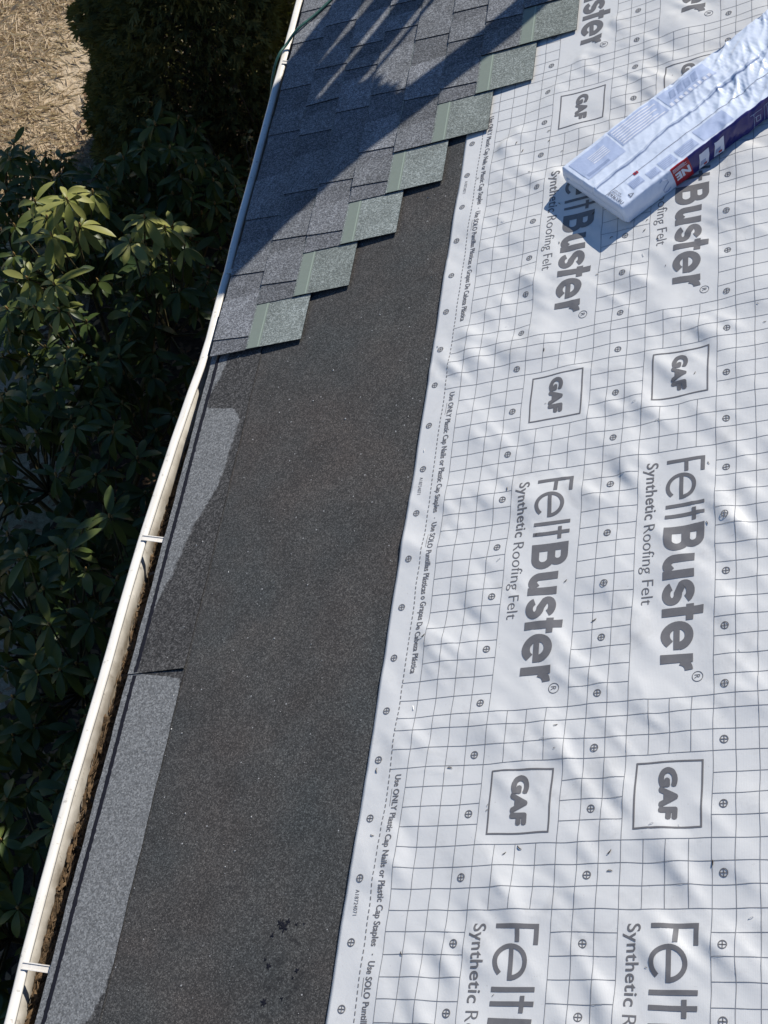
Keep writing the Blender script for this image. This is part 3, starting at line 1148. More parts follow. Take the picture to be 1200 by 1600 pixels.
# folded film ends: pulled in towards a crease
for end, i in ((0, 0), (1, nl)):
    base = [i * ns + k for k in range(ns)]
    prev = base
    for t, push in ((0.45, 0.010), (0.85, 0.004), (1.0, -0.004)):
        ring = []
        for k in range(ns):
            p = np.array(mb.v[base[k]])
            tgt = np.array([p[0], min(max(p[1], BW * 0.06), BW * 0.94), BH * 0.45])
            q = p * (1 - t) + tgt * t
            q[0] += (-push if end == 0 else push)
            mb.v.append(tuple(q)); ring.append(len(mb.v) - 1)
        for k in range(ns):
            k2 = (k + 1) % ns
            f_ = (prev[k], prev[k2], ring[k2], ring[k]) if end == 0 else (prev[k2], prev[k], ring[k], ring[k2])
            mb.f.append(f_); mb.m.append(0)
        prev = ring
wr_me = mesh_from('wrapper', mb.v, mb.f, [M['film'], M['film_navy'], M['film_red']], mb.m, smooth=True)
obj('wrapper', wr_me, bundle)


def patch(l0, l1, u0, u1, mat, name, side=False, off=0.0008, shear=0.0):
    """printed panel on the top (u from the near edge) or on the near side (u up the side)"""
    n1, n2 = max(2, int(abs(l1 - l0) / 0.005)), max(2, int(abs(u1 - u0) / 0.004))
    lg = np.linspace(l0, l1, n1 + 1); ug = np.linspace(u0, u1, n2 + 1)
    LL, UU = np.meshgrid(lg, ug, indexing='ij')
    LL = LL + shear * (UU - u0)
    p = psurf(LL.ravel(), (UU + (0 if side else BH)).ravel(), off)
    f = [(i * (n2 + 1) + k, (i + 1) * (n2 + 1) + k, (i + 1) * (n2 + 1) + k + 1, i * (n2 + 1) + k + 1) for i in range(n1) for k in range(n2)]
    return obj(name, mesh_from(name, p.tolist(), f, mat, smooth=True), bundle)


I_ = IN
patch(0.5 * I_, 5.6 * I_, 7.6 * I_, 12.0 * I_, M['film_blue'], 'printed_panel')
patch(5.9 * I_, 12.8 * I_, 8.6 * I_, 12.2 * I_, M['film_blue'], 'printed_panel')
for i in range(7):
    patch(6.1 * I_, (12.4 - (i * 37 % 5) * .35) * I_, (8.8 + i * .47) * I_, (9.02 + i * .47) * I_, M['film_white'], 'printed_text_line', off=0.0013)
for i in range(5):
    patch(2.2 * I_, 4.4 * I_, (9.3 + i * .36) * I_, (9.45 + i * .36) * I_, M['film_white'], 'printed_text_line', off=0.0013, shear=0.3)
patch(0.8 * I_, 3.6 * I_, 8.0 * I_, 8.5 * I_, M['film_grey'], 'printed_panel', off=0.0013)
patch(13.2 * I_, 20 * I_, 8.8 * I_, 12.0 * I_, M['film_blue'], 'printed_panel')
for i in range(9):
    patch((13.4 + i * .7) * I_, (13.8 + i * .7) * I_, 8.9 * I_, 9.5 * I_, M['film_white'], 'printed_text_line', off=0.0013)
for i in range(4):
    patch((14 + i * 1.1) * I_, (14.8 + i * 1.1) * I_, 10.0 * I_, 11.5 * I_, M['film_grey'], 'printed_panel', off=0.0013, shear=0.4)
# ruled line and small blocks on the near half
patch(-0.1 * I_ + 0.004, 24 * I_, 3.36 * I_, 3.42 * I_, M['film_ink'], 'printed_line', off=0.0011)
patch(3.9 * I_, 4.5 * I_, 3.0 * I_, 3.5 * I_, M['film_red'], 'printed_square', off=0.0014)
patch(4.08 * I_, 4.32 * I_, 3.1 * I_, 3.4 * I_, M['film_ink'], 'printed_glyph', off=0.0018)
for (a0, a1, b0_, b1_) in ((2.6, 4.2, 1.2, 2.6), (4.8, 6.3, 0.7, 2.1), (6.6, 8.6, 0.6, 2.3), (9.0, 11.6, 0.5, 2.2)):
    patch(a0 * I_, a1 * I_, b0_ * I_, b1_ * I_, M['film_blue'], 'printed_panel')
    for i in range(5):
        bb = b0_ + 0.12 + i * (b1_ - b0_ - .2) / 5
        patch((a0 + .1) * I_, (a1 - .1 - (i * 3 % 4) * .12) * I_, bb * I_, (bb + .07) * I_, M['film_grey'], 'printed_text_line', off=0.0013)
patch(12.2 * I_, 16.5 * I_, 0.5 * I_, 3.0 * I_, M['film_blue'], 'printed_panel')


def btext(body, l0, u0, wid, cap, ang, mat, name, side=False, bold=0.02, off=0.0016):
    v, f = fitted(body, wid, cap, bold, 1.02, cut=0.006)
    ca, sa = math.cos(ang), math.sin(ang)
    L = l0 + v[:, 0] * ca - v[:, 1] * sa
    U = u0 + v[:, 0] * sa + v[:, 1] * ca
    p = psurf(L, U + (0 if side else BH), off)
    return obj(name, mesh_from(name, p.tolist(), f, mat), bundle)


btext('E936XRU', 0.25 * I_, 3.2 * I_, 2.75 * I_, 0.50 * I_, -math.pi / 2, M['film_ink'], 'printed_lettering', bold=0.0)
btext('MADE IN USA BY', 0.86 * I_, 3.15 * I_, 1.7 * I_, 0.16 * I_, -math.pi / 2, M['film_ink'], 'printed_lettering')
btext('LOT 10 B', 1.12 * I_, 3.15 * I_, 1.3 * I_, 0.16 * I_, -math.pi / 2, M['film_ink'], 'printed_lettering')
# recycling triangle
for i in range(3):
    w0 = math.radians(90 + 120 * i + 20); w1 = math.radians(90 + 120 * (i + 1) + 20)
    c_ = (1.85 * I_, 0.75 * I_); r_ = 0.36 * I_
    mb = MB()
    p0 = Vector((c_[0] + r_ * math.cos(w0), c_[1] + r_ * math.sin(w0))); p1 = Vector((c_[0] + r_ * math.cos(w1), c_[1] + r_ * math.sin(w1)))
    d = (p1 - p0).normalized(); nn = Vector((-d.y, d.x)) * 0.0011
    pts = [p0 - nn, p1 - nn, p1 + nn, p0 + nn]
    q = psurf([p.x for p in pts], [p.y + BH for p in pts], 0.0016)
    obj('printed_triangle_side', mesh_from('printed_triangle_side', q.tolist(), [(0, 1, 2, 3)], M['film_ink']), bundle)
# near side: the big letters on red, white labels on navy, a scrawl on the pale part
btext('NE', 9.25 * I_, 0.052, 2.0 * I_, 0.026, math.pi, M['film_white'], 'printed_lettering', side=True, bold=0.05)
for i in range(4):
    patch(7.15 * I_, (9.1 - .3 * (i % 2)) * I_, 0.057 + i * 0.0028, 0.0582 + i * 0.0028, M['film_white'], 'printed_text_line', side=True, off=0.0012)
for lc in (10.9, 13.1):
    patch((lc - .7) * I_, (lc + .7) * I_, 0.012, 0.056, M['film_white'], 'printed_label', side=True, off=0.0012, shear=0.35)
    patch((lc - .45) * I_, (lc + .3) * I_, 0.020, 0.034, M['film_grey'], 'printed_emblem', side=True, off=0.0018, shear=0.35)
    patch((lc + .0) * I_, (lc + .45) * I_, 0.016, 0.022, M['film_red'], 'printed_emblem', side=True, off=0.002, shear=0.35)
for lc in (18.9, 20.9):
    mb = MB()
    for (l0, l1, u0, u1) in ((lc - .8, lc + .8, .012, .0135), (lc - .8, lc + .8, .0545, .056), (lc - .8, lc - .73, .012, .056), (lc + .73, lc + .8, .012, .056),
                             (lc - .3, lc + .3, .027, .029), (lc - .3, lc + .3, .041, .043), (lc - .3, lc - .22, .027, .043), (lc + .22, lc + .3, .027, .043)):
        patch(l0 * I_, l1 * I_, u0, u1, M['film_grey'], 'printed_outline', side=True, off=0.0012, shear=0.25)
# the lapped edge of the film running down the top
fe = MB()
for i in range(121):
    l = 0.006 + 0.62 * i / 120
    uc = 5.25 * I_ + 0.05 * l + 0.004 * math.sin(l * 30) + 0.0012 * math.sin(l * 95)
    for q in psurf([l, l], [uc + BH, uc + 0.0026 + BH], 0.0014):
        fe.v.append(tuple(q))
    if i:
        k = 2 * (i - 1); fe.f.append((k, k + 2, k + 3, k + 1)); fe.m.append(0)
fe.build('film_edge', M['film_grey'], bundle)
mb = MB()
scr = [(5.2, .060), (5.6, .063), (6.1, .056), (6.2, .046), (5.7, .040), (5.3, .032), (5.3, .022), (5.8, .019), (6.3, .025)]
mb.tube([psurf([l * I_], [s], 0.001)[0] for l, s in scr], 0.0012, 5)
mb.build('printed_scrawl', M['film_grey'], bundle)

# ------------------------------------------------------------------ gutter
LIP = [(-3.3, -0.955), (-1.70, -0.955), (-1.497, -0.954), (-1.336, -0.961), (-1.13, -0.964), (-0.874, -0.966), (-0.535, -0.961), (-0.231, -0.959), (-0.033, -0.956),
       (0.15, -0.948), (0.36, -0.939), (0.55, -0.927), (0.68, -0.917), (0.80, -0.914), (1.005, -0.916), (1.124, -0.916), (1.253, -0.919), (1.55, -0.919), (1.885, -0.921), (2.10, -0.923), (2.256, -0.921), (2.65, -0.922), (3.30, -0.93)]
LY = np.array([p[0] for p in LIP]); LXv = np.array([p[1] for p in LIP])
LIPZ = Z0 - 0.458


def lipx(y): return float(np.interp(y, LY, LXv))


def lipz(y):
    z = LIPZ + 0.004 * math.sin(y * 2.1) + 0.0012 * math.sin(y * 11.3 + 1) * math.sin(y * 3.7)
    # a dent where the lip is pushed over
    return z - 0.004 * math.exp(-((y - 1.15) / 0.12) ** 2)


gut = empty('rain_gutter', Matrix.Translation((-0.9, 0, LIPZ)))
tag(gut, 'white metal rain gutter along the eave, bent lip, dirty inside', 'gutter')
prof = [(0.026, -0.004), (0.025, 0.003), (0.020, 0.0055), (0.004, 0.0060), (0.0, 0.003), (0.0, -0.020), (0.004, -0.030), (0.018, -0.045), (0.027, -0.062), (0.030, -0.085), (0.036, -0.095), (1.0, -0.095), (1.0, 0.0)]
mb = MB()
gys = np.arange(-3.2, 3.3, 0.04)
for y in gys:
    lx, lz = lipx(y), lipz(y)
    for (u, v) in prof:
        x = lx + u if u < 0.9 else -0.818
        mb.v.append((x + 0.9, y, lz + v - LIPZ + 0.0006 * math.sin(y * 37 + u * 90)))
n = len(prof)
for j in range(len(gys) - 1):
    for i in range(n - 1):
        mb.f.append((j * n + i, j * n + i + 1, (j + 1) * n + i + 1, (j + 1) * n + i)); mb.m.append(0)
g_o = mb.build('trough', M['gutter'], gut, None, True)
so = g_o.modifiers.new('thickness', 'SOLIDIFY'); so.thickness = 0.0012; so.offset = 0
g_o.data.materials[0] = M['gutter']
# the material reads height in object space: shift it to match
for node in M['gutter'].node_tree.nodes:
    if node.type == 'MATH' and node.operation == 'SUBTRACT' and not node.inputs[0].is_linked and abs(node.inputs[0].default_value - (Z0 - 0.462)) < 1e-4:
        node.inputs[0].default_value = -0.004
for y in (-1.349, -0.023, 1.114, 2.254, -2.3):
    mb = MB()
    lx, lz = lipx(y) + 0.9, lipz(y) - LIPZ
    x1 = -0.818 + 0.9
    zt = lz + 0.0066
    for k, (dy0, dy1, dz) in enumerate(((-0.010, -0.007, 0.0025), (-0.007, 0.007, 0.0), (0.007, 0.010, 0.0025))):
        mb.box(lx + 0.012, x1, y + dy0, y + dy1, zt + dz, zt + dz + 0.0016)
    for dy in (-0.007, 0.007):
        mb.box(lx + 0.012, x1, y + dy - 0.0007, y + dy + 0.0007, zt, zt + 0.003)
    # hook under the lip and screw boss
    mb.box(lx + 0.010, lx + 0.013, y - 0.010, y + 0.010, zt - 0.018, zt + 0.001)
    h = mb.build('hanger', M['metal'], gut)
    mb = MB(); mb.tube([(x1 - 0.024, y, zt + 0.001), (x1 - 0.024, y, zt + 0.004)], 0.004, 10)
    mb.build('screw', M['edge'], h)

# litter lying in the gutter
mb = MB()
lys = np.arange(-3.1, 3.2, 0.012)
for y in lys:
    lx = lipx(y); lz = lipz(y)
    lift = 0.010 + 0.005 * math.sin(y * 3.1) + 0.004 * math.sin(y * 7.7 + 1) + (0.009 if y < -0.6 else 0)
    for k in range(7):
        t = k / 6
        x = lx + 0.031 + (-0.822 - lx - 0.031) * t
        mb.v.append((x, y, lz - 0.094 + lift * (0.7 + 0.5 * math.sin(t * 3.1 + y * 9)) + rng.normal(0, 0.004)))
for j in range(len(lys) - 1):
    for k in range(6):
        a_ = j * 7 + k
        mb.f.append((a_, a_ + 1, a_ + 8, a_ + 7)); mb.m.append(0)
for i in range(1000):
    y = rng.uniform(-1.7, 2.8) if rng.random() < 0.4 else rng.uniform(-1.6, 0.2)
    t = rng.beta(1.2, 2.4)
    lx, lz = lipx(y), lipz(y)
    x = lx + 0.030 + (-0.83 - lx - 0.030) * t
    z = lz - 0.094 + (0.024 if y < -0.6 else 0.014) + rng.uniform(-0.006, 0.008)
    an = rng.normal(1.57, 0.55); L = rng.uniform(0.012, 0.05)
    d = Vector((math.cos(an), math.sin(an), rng.normal(0, 0.2))) * L
    w = Vector((-math.sin(an), math.cos(an), 0)) * rng.choice([0.0007, 0.0012, 0.004], p=[0.5, 0.3, 0.2])
    p = Vector((x, y, z))
    e_ = p + d
    if e_.x < lipx(e_.y) + 0.03 or e_.x > -0.825:
        d = Vector((0, L, d.z)); 
    b = len(mb.v)
    mid = p + d * 0.5 + Vector((0, 0, 0.004))
    mb.v += [tuple(p - w), tuple(p + w), tuple(mid + w * 1.2), tuple(mid - w * 1.2), tuple(p + d + w * .4), tuple(p + d - w * .4)]
    mb.f += [(b, b + 1, b + 2, b + 3), (b + 3, b + 2, b + 4, b + 5)]; mb.m += [1, 1]
lit = mb.build('leaf_litter', [M['litter'], M['needle']])
tag(lit, 'brown needles and rotted leaves lying in the gutter', None, kind='stuff')

# pale grit scattered on the membrane
mb = MB()
for i in range(420):
    x, y = rng.uniform(-36.5 * IN, -2.6 * C), rng.uniform(-1.6, 1.3)
    if y > (27.2 + 7.72 * (x - XE) / EXPO) * IN - 0.08:
        continue
    r = rng.uniform(0.0006, 0.0016) if rng.random() < .92 else rng.uniform(0.002, 0.003)
    zb = 0.0008 if x > -30.2 * IN else 0.0042
    q = [(x + r * math.cos(w) * rng.uniform(.6, 1.3), y + r * math.sin(w) * rng.uniform(.6, 1.3), zb) for w in (0, 1.57, 3.14, 4.71)] + [(x, y, zb + r)]
    mb.add(q, [(0, 1, 4), (1, 2, 4), (2, 3, 4), (3, 0, 4)])
grit = mb.build('grit', M['grit'], None, ROOF)
tag(grit, 'loose pale mineral grit scattered on the dark membrane', None, kind='stuff')

# ------------------------------------------------------------------ green air hose over the gutter
def rw(X, Y, Z):
    return ROOF @ Vector((X * IN, Y * IN, Z))


pts = [rw(-20, 120, .03), rw(-25, 111, .026), rw(-30.5, 102.5, .024), rw(-34.5, 97.5, .026), rw(-37.5, 94.2, .034)]
pts += [Vector((-0.905, 2.345, LIPZ + 0.024)), Vector((-0.928, 2.29, LIPZ + 0.012)), Vector((-0.944, 2.24, LIPZ - 0.03)), Vector((-0.952, 2.19, LIPZ - 0.12)), Vector((-0.955, 2.15, LIPZ - 0.35)), Vector((-0.96, 2.16, 1.6)), Vector((-1.0, 2.25, 0.6)), Vector((-1.1, 2.4, 0.09)), Vector((-1.6, 2.6, 0.08))]
# catmull-rom smoothing
sm = []
for i in range(len(pts) - 1):
    p0, p1, p2, p3 = pts[max(i - 1, 0)], pts[i], pts[i + 1], pts[min(i + 2, len(pts) - 1)]
    for t in np.linspace(0, 1, 7)[:-1]:
        sm.append(0.5 * ((2 * p1) + (p2 - p0) * t + (2 * p0 - 5 * p1 + 4 * p2 - p3) * t * t + (3 * p1 - p0 - 3 * p2 + p3) * t ** 3))
mb = MB(); mb.tube(sm, 0.0055, 10)
hose = mb.build('hose', M['hose'], None, None, True)
tag(hose, 'thin green hose hanging over the gutter at the top of the roof', 'hose')

# ------------------------------------------------------------------ rhododendrons
def leaf_geo(L, W, droop, fold, seed=0, n=6):
    """one leaf along +x from its stalk, arching down"""
    v, f = [], []
    for i in range(n + 1):
        t = i / n
        w = W * (math.sin(math.pi * min(1, t * 0.93 + 0.05)) ** 0.8) * (0.75 + 0.35 * t) if 0 < i < n else W * (0.10 if i == 0 else 0.03)
        x = L * t * (1 - 0.12 * droop * t); z = -droop * L * 0.42 * t * t
        v += [(x, -w / 2, z + fold * w), (x, 0, z), (x, w / 2, z + fold * w)]
        if i:
            a = (i - 1) * 3
            f += [(a, a + 3, a + 4, a + 1), (a + 1, a + 4, a + 5, a + 2)]
    return v, f


leaf_vars = [leaf_geo(0.140, 0.046, 0.75, 0.12), leaf_geo(0.120, 0.040, 1.05, 0.16), leaf_geo(0.155, 0.048, 0.55, 0.10), leaf_geo(0.095, 0.034, 0.8, 0.2)]
leaf_mes = [mesh_from('leaf', v, f, M['rhodo'], smooth=True) for v, f in leaf_vars]
leaf_lit = [mesh_from('leaf', v, f, M['rhodo_lit'], smooth=True) for v, f in leaf_vars]
bud_mb = MB()
bud_mb.tube([(0, 0, -0.012), (0, 0, 0.0), (0, 0, 0.012), (0, 0, 0.022)], [0.004, 0.007, 0.006, 0.001], 7)
bud_me = mesh_from('bud', bud_mb.v, bud_mb.f, M['bud'], smooth=True)
cam_loc = cam.matrix_world.translation
cam_inv = cam.matrix_world.inverted()


def pix(p):
    q = cam_inv @ Vector(p)
    return (600 + 2119.9 * q.x / -q.z, 800 - 2119.9 * q.y / -q.z)


def rhodo(cx, cy, rx, ry, h, nwh, seed, label, sunny=False):
    g = random.Random(seed)
    base = Vector((cx, cy, 0.04))
    root = empty('rhododendron_shrub', Matrix.Translation(base))
    tag(root, label, 'shrub', 'rhododendrons along the house')
    singles, rest, stems, buds = [], MB(), MB(), []
    forks = []
    for k in range(9):
        w = 2 * math.pi * k / 9 + g.uniform(-.2, .2)
        r = g.uniform(0.25, 0.6)
        forks.append(Vector((rx * r * math.cos(w), ry * r * math.sin(w), h * g.uniform(0.35, 0.6))))
        stems.tube([(g.uniform(-.05, .05), g.uniform(-.05, .05), -0.03), forks[-1] * 0.5 + Vector((0, 0, -h * .06)), forks[-1]], [0.022, 0.017, 0.011], 6)
    tips = []
    tries = 0
    while len(tips) < nwh and tries < nwh * 30:
        tries += 1
        w = g.uniform(0, 2 * math.pi); r = math.sqrt(g.random())
        lay = g.choice((1.0, 1.0, 0.86, 0.70))
        z = h * lay * (0.50 + 0.50 * math.sqrt(max(0, 1 - r * r))) * (1 + 0.10 * math.sin(w * 3 + seed) + g.uniform(-.05, .05))
        p = Vector((rx * r * math.cos(w), ry * r * math.sin(w), z))
        if sunny and abs(p.x - 0.10) < 0.14:
            p.z *= 0.74
        if any((p - q).length < 0.125 for q in tips):
            continue
        tips.append(p)
    for p in tips:
        fk = min(forks, key=lambda q: (q - p).length)
        midp = (fk + p) * 0.5 + Vector((g.uniform(-.04, .04), g.uniform(-.04, .04), -0.04))
        stems.tube([fk, midp, p], [0.008, 0.006, 0.0045], 5, cap=False)
        out = Vector((p.x / rx, p.y / ry, 0.9)).normalized()
        axis = (Vector((0, 0, 1)) * 0.75 + out * 0.25 + Vector((g.uniform(-.15, .15), g.uniform(-.15, .15), 0))).normalized()
        buds.append((p + axis * 0.006, axis))
        nl_ = g.randint(8, 13)
        a0 = g.uniform(0, 6.28)
        for k in range(nl_):
            az = a0 + 2 * math.pi * k / nl_ * (1.0 if nl_ < 10 else 1.618) + g.uniform(-.18, .18)
            el = g.uniform(-1.05, -0.05) if k > 2 else g.uniform(-0.1, 0.6)
            q = axis.to_track_quat('Z', 'Y')
            d = Vector((math.cos(az) * math.cos(el), math.sin(az) * math.cos(el), math.sin(el)))
            d = q @ d
            zz = Vector((0, 0, 1)) if abs(d.z) < .95 else Vector((1, 0, 0))
            yv = zz.cross(d).normalized(); zv = d.cross(yv)
            roll = g.uniform(-.35, .35)
            yv, zv = yv * math.cos(roll) + zv * math.sin(roll), zv * math.cos(roll) - yv * math.sin(roll)
            s = g.uniform(0.62, 1.15) * (1.12 if sunny else 1.0)
            st_ = p + d * 0.012 - axis * (0.004 * (k % 4))
            mt = Matrix(((d.x * s, yv.x * s, zv.x * s, st_.x), (d.y * s, yv.y * s, zv.y * s, st_.y), (d.z * s, yv.z * s, zv.z * s, st_.z), (0, 0, 0, 1)))
            vi = g.randrange(4)
            px_, py_ = pix(base + st_)
            vis = -60 < px_ < 420 and -40 < py_ < 1640
            singles.append((vis, st_.z / h, mt, vi))
    singles.sort(key=lambda t: (not t[0], -t[1]))
    for i, (vis, zz, mt, vi) in enumerate(singles):
        if i < 290 and vis:
            o = bpy.data.objects.new('leaf', (leaf_lit if sunny and zz > 0.86 else leaf_mes)[vi]); COL.objects.link(o)
            o.parent = root; o.matrix_basis = mt
        else:
            v, f = leaf_vars[vi]
            rest.add([mt @ Vector(p) for p in v], f)
    o = rest.build('foliage', M['rhodo'], root, None, True)
    o['kind'] = 'stuff'
    stems.build('stems', M['stem'], root, None, True)['kind'] = 'stuff'
    for p, ax in buds[:160]:
        o = bpy.data.objects.new('bud', bud_me); COL.objects.link(o)
        o.parent = root; o.location = p
        o.rotation_mode = 'QUATERNION'; o.rotation_quaternion = ax.to_track_quat('Z', 'Y')
    return root


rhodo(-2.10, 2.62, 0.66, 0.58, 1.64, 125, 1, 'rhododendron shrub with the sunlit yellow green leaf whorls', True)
rhodo(-2.86, 3.52, 0.66, 0.55, 1.0, 100, 2, 'shaded rhododendron shrub at the edge of the tan lawn')
rhodo(-2.02, 3.72, 0.52, 0.50, 1.15, 90, 3, 'shaded rhododendron shrub at the foot of the dark conifer')
rhodo(-2.05, 1.66, 0.72, 0.66, 1.40, 125, 4, 'dark rhododendron shrub below the sunlit one, flecked with light')
rhodo(-1.72, 0.62, 0.72, 0.72, 1.50, 125, 5, 'dark rhododendron shrub beside the middle of the gutter')
rhodo(-1.55, -0.55, 0.74, 0.74, 1.55, 125, 6, 'dark rhododendron shrub beside the near part of the gutter')
rhodo(-1.55, -1.65, 0.70, 0.70, 1.50, 100, 7, 'deeply shaded rhododendron shrub in the bottom left corner')

# ------------------------------------------------------------------ dark conifer
def spray(mb, p, d, size, g, mi=0):
    """flat fan of scaly twigs"""
    d = d.normalized()
    side = d.cross(Vector((g.uniform(-1, 1), g.uniform(-1, 1), g.uniform(-1, 1))))
    if side.length < 1e-3:
        return
    side.normalize()
    for k in (-0.7, -0.25, 0.25, 0.7):
        e = (d * math.cos(k) + side * math.sin(k)).normalized()
        L = size * (1 - 0.35 * abs(k)) * g.uniform(.8, 1.15)
        w = side * math.cos(k) - d * math.sin(k)
        w = w * size * 0.10
        q = p + d * size * 0.12 * abs(k)
        mb.add([q - w * .5, q + e * L * .55 - w, q + e * L + Vector((0, 0, -0.1 * L)), q + e * L * .55 + w], [(0, 1, 2, 3)], mi)


def conifer(cx, cy, r, h, n, seed, name, label, size=0.085, skirt=0.0, mat='conifer', wide=False):
    g = random.Random(seed)
    root = empty(name, Matrix.Translation((cx, cy, 0.03)))
    tag(root, label, 'tree')
    mb = MB()
    mb.tube([(0, 0, -0.03), (0.02, 0, h * .4), (0, 0.02, h * .97)], [0.09, 0.06, 0.01], 9)
    mb.build('trunk', M['bark'], root, None, True)
    mb = MB()
    br = MB()
    prof_t = (0, .22, .40, .6, .8, 1.0)
    prof_r = (1.22, 0.98, .86, .72, .48, .03) if wide else (0.9, 1.0, .98, .85, .55, .03)
    lumps = [(g.uniform(0, 6.28), g.uniform(0.02, 0.95), g.uniform(.12, .34)) for _ in range(34)]
    for i in range(n):
        t = g.random() ** 1.25
        z = skirt + (h - skirt) * t
        w = g.uniform(0, 2 * math.pi)
        R = r * float(np.interp(t, prof_t, prof_r))
        for lw, lt, la in lumps:
            dw = (w - lw + math.pi) % (2 * math.pi) - math.pi
            R *= 1 + la * math.exp(-(dw / .30) ** 2 - ((t - lt) / .045) ** 2)
        depth = 1 - 0.42 * g.random() ** 1.8
        rr = R * depth
        p = Vector((rr * math.cos(w), rr * math.sin(w), z))
        d = Vector((math.cos(w), math.sin(w), g.uniform(-.1, .9)))
        spray(mb, p - d.normalized() * size * .5, d + Vector((g.uniform(-.6, .6), g.uniform(-.6, .6), g.uniform(-.5, .5))), size * g.uniform(.6, 1.2), g)
        if i % 140 == 0:
            br.tube([(0, 0, max(0, z - rr * .4)), p * 0.5 + Vector((0, 0, z * .5 - rr * .25)), p * .95], [0.012, 0.008, 0.003], 5, cap=False)
    mb.build('crown', M[mat], root)['kind'] = 'stuff'
    br.build('branches', M['bark'], root)['kind'] = 'stuff'
    return root


conifer(-2.10, 5.05, 0.70, 4.6, 42000, 3, 'conifer_tree', 'dark evergreen conifer in shade between the lawn and the gutter', wide=True)

conifer(-1.27, 4.99, 0.56, 3.6, 15000, 8, 'conifer_tree', 'narrow evergreen conifer behind the gutter top, added to shade the shrubs', skirt=1.9)  # added to block sun from the shrubs; raised skirt lets light under

# twiggy undergrowth between conifer and gutter, one plant at a time
ug = random.Random(77)
spots = [(-1.55, 4.15, 1.15), (-1.50, 4.65, 1.45), (-1.45, 3.75, 1.0), (-1.30, 4.2, 1.3), (-1.36, 3.3, 0.8), (-1.42, 5.0, 1.6)]
names_ = ['sparse twiggy bush with specks of sun beside the conifer', 'taller twiggy bush behind the gutter corner', 'small dry bush between rhododendron and gutter',
          'thin brown bush close under the gutter', 'lowest dry bush in the brown patch by the gutter', 'farthest twiggy bush beside the conifer']
for (x, y, h), lb in zip(spots, names_):
    root = empty('twiggy_bush', Matrix.Translation((x, y, 0.04)))
    tag(root, lb, 'bush', 'undergrowth by the gutter')
    tw, lf = MB(), MB()
    for k in range(16):
        a_ = ug.uniform(0, 6.28); r = ug.uniform(.05, .32)
        e_ = Vector((r * math.cos(a_), r * math.sin(a_), h * ug.uniform(.6, 1)))
        m1 = e_ * .5 + Vector((ug.uniform(-.06, .06), ug.uniform(-.06, .06), .05))
        tw.tube([(0, 0, -.02), m1, e_], [.006, .0045, .002], 5)
        for q in range(3):
            b_ = m1.lerp(e_, ug.random()); dd = Vector((ug.uniform(-1, 1), ug.uniform(-1, 1), ug.uniform(0, .8))) * .14
            tw.tube([b_, b_ + dd], [.0025, .001], 4)
            for _ in range(9):
                p = b_ + dd * ug.random() + Vector((ug.uniform(-.02, .02), ug.uniform(-.02, .02), ug.uniform(-.02, .02)))
                d = Vector((ug.uniform(-1, 1), ug.uniform(-1, 1), ug.uniform(-.5, .6))).normalized() * ug.uniform(.02, .045)
                s_ = d.cross(Vector((ug.uniform(-1, 1), ug.uniform(-1, 1), 1))).normalized() * d.length * .28
                lf.add([p, p + d * .5 - s_, p + d, p + d * .5 + s_], [(0, 1, 2, 3)])
    tw.build('stems', M['bark'], root)['kind'] = 'stuff'
    lf.build('foliage', M['under'], root)['kind'] = 'stuff'

# fallen leaves on the bed
mb = MB()
for i in range(5200):
    x, y = rng.uniform(-3.1, -0.6), rng.uniform(-1.5, 6.5)
    an = rng.uniform(0, 6.28); L = rng.uniform(.03, .08)
    d = Vector((math.cos(an), math.sin(an), rng.normal(0, .25))) * L
    s_ = Vector((-math.sin(an), math.cos(an), rng.normal(0, .3))) * L * .26
    p = Vector((x, y, 0.075 + rng.uniform(0, .04)))
    mb.add([p, p + d * .5 - s_, p + d, p + d * .5 + s_], [(0, 1, 2, 3)])
tag(mb.build('fallen_leaves', M['dead_leaf']), 'brown fallen leaves covering the bed', None, kind='stuff')

# dry grass on the visible lawn
mb = MB()
for i in range(40000):
    x, y = rng.uniform(-5.2, -2.5), rng.uniform(3.6, 8.2)
    if x > -2.5 + 0.15 * math.sin(y * .9):
        continue
    an = rng.uniform(0, 6.28); L = rng.uniform(.04, .12); lean = rng.uniform(1.5, 6.0)
    d = Vector((math.cos(an) * lean, math.sin(an) * lean, 1)).normalized() * L
    s_ = Vector((-math.sin(an), math.cos(an), 0)) * rng.uniform(.0015, .004)
    p = Vector((x, y, 0.0))
    mb.add([p - s_, p + s_, p + d * .6 + s_ * .8 + Vector((0, 0, .0)), p + d + Vector((math.cos(an), math.sin(an), -.3)) * L * .4], [(0, 1, 2, 3)])
tag(mb.build('dry_grass', M['blade']), 'dry tan grass blades of the lawn', None, kind='stuff')

# ------------------------------------------------------------------ unseen trees added beyond the gable end to shade shingles and shrubs
AH = Vector((SUN.x, SUN.y, 0)).normalized()          # towards the sun, level
AS = Vector((AH.y, -AH.x, 0))                        # level, across the sun
cE, sE = math.sqrt(1 - SUN.z ** 2), SUN.z


def sunpt(a, b, d):
    """place seen from the sun: a across, b up (metres), d level distance towards the sun"""
    p = AS * a + AH * d
    z = (b + d * sE) / cE
    return Vector((p.x, p.y, z + Z0))


def leaves_at(mb, p, g, n=1, size=0.10):
    for _ in range(n):
        d = Vector((g.uniform(-1, 1), g.uniform(-1, 1), g.uniform(-1, .6))).normalized() * size * g.uniform(.7, 1.2)
        s_ = d.cross(Vector((g.uniform(-1, 1), g.uniform(-1, 1), g.uniform(-1, 1)))).normalized() * d.length * .34
        mb.add([p, p + d * .5 - s_, p + d, p + d * .5 + s_], [(0, 1, 2, 3)])


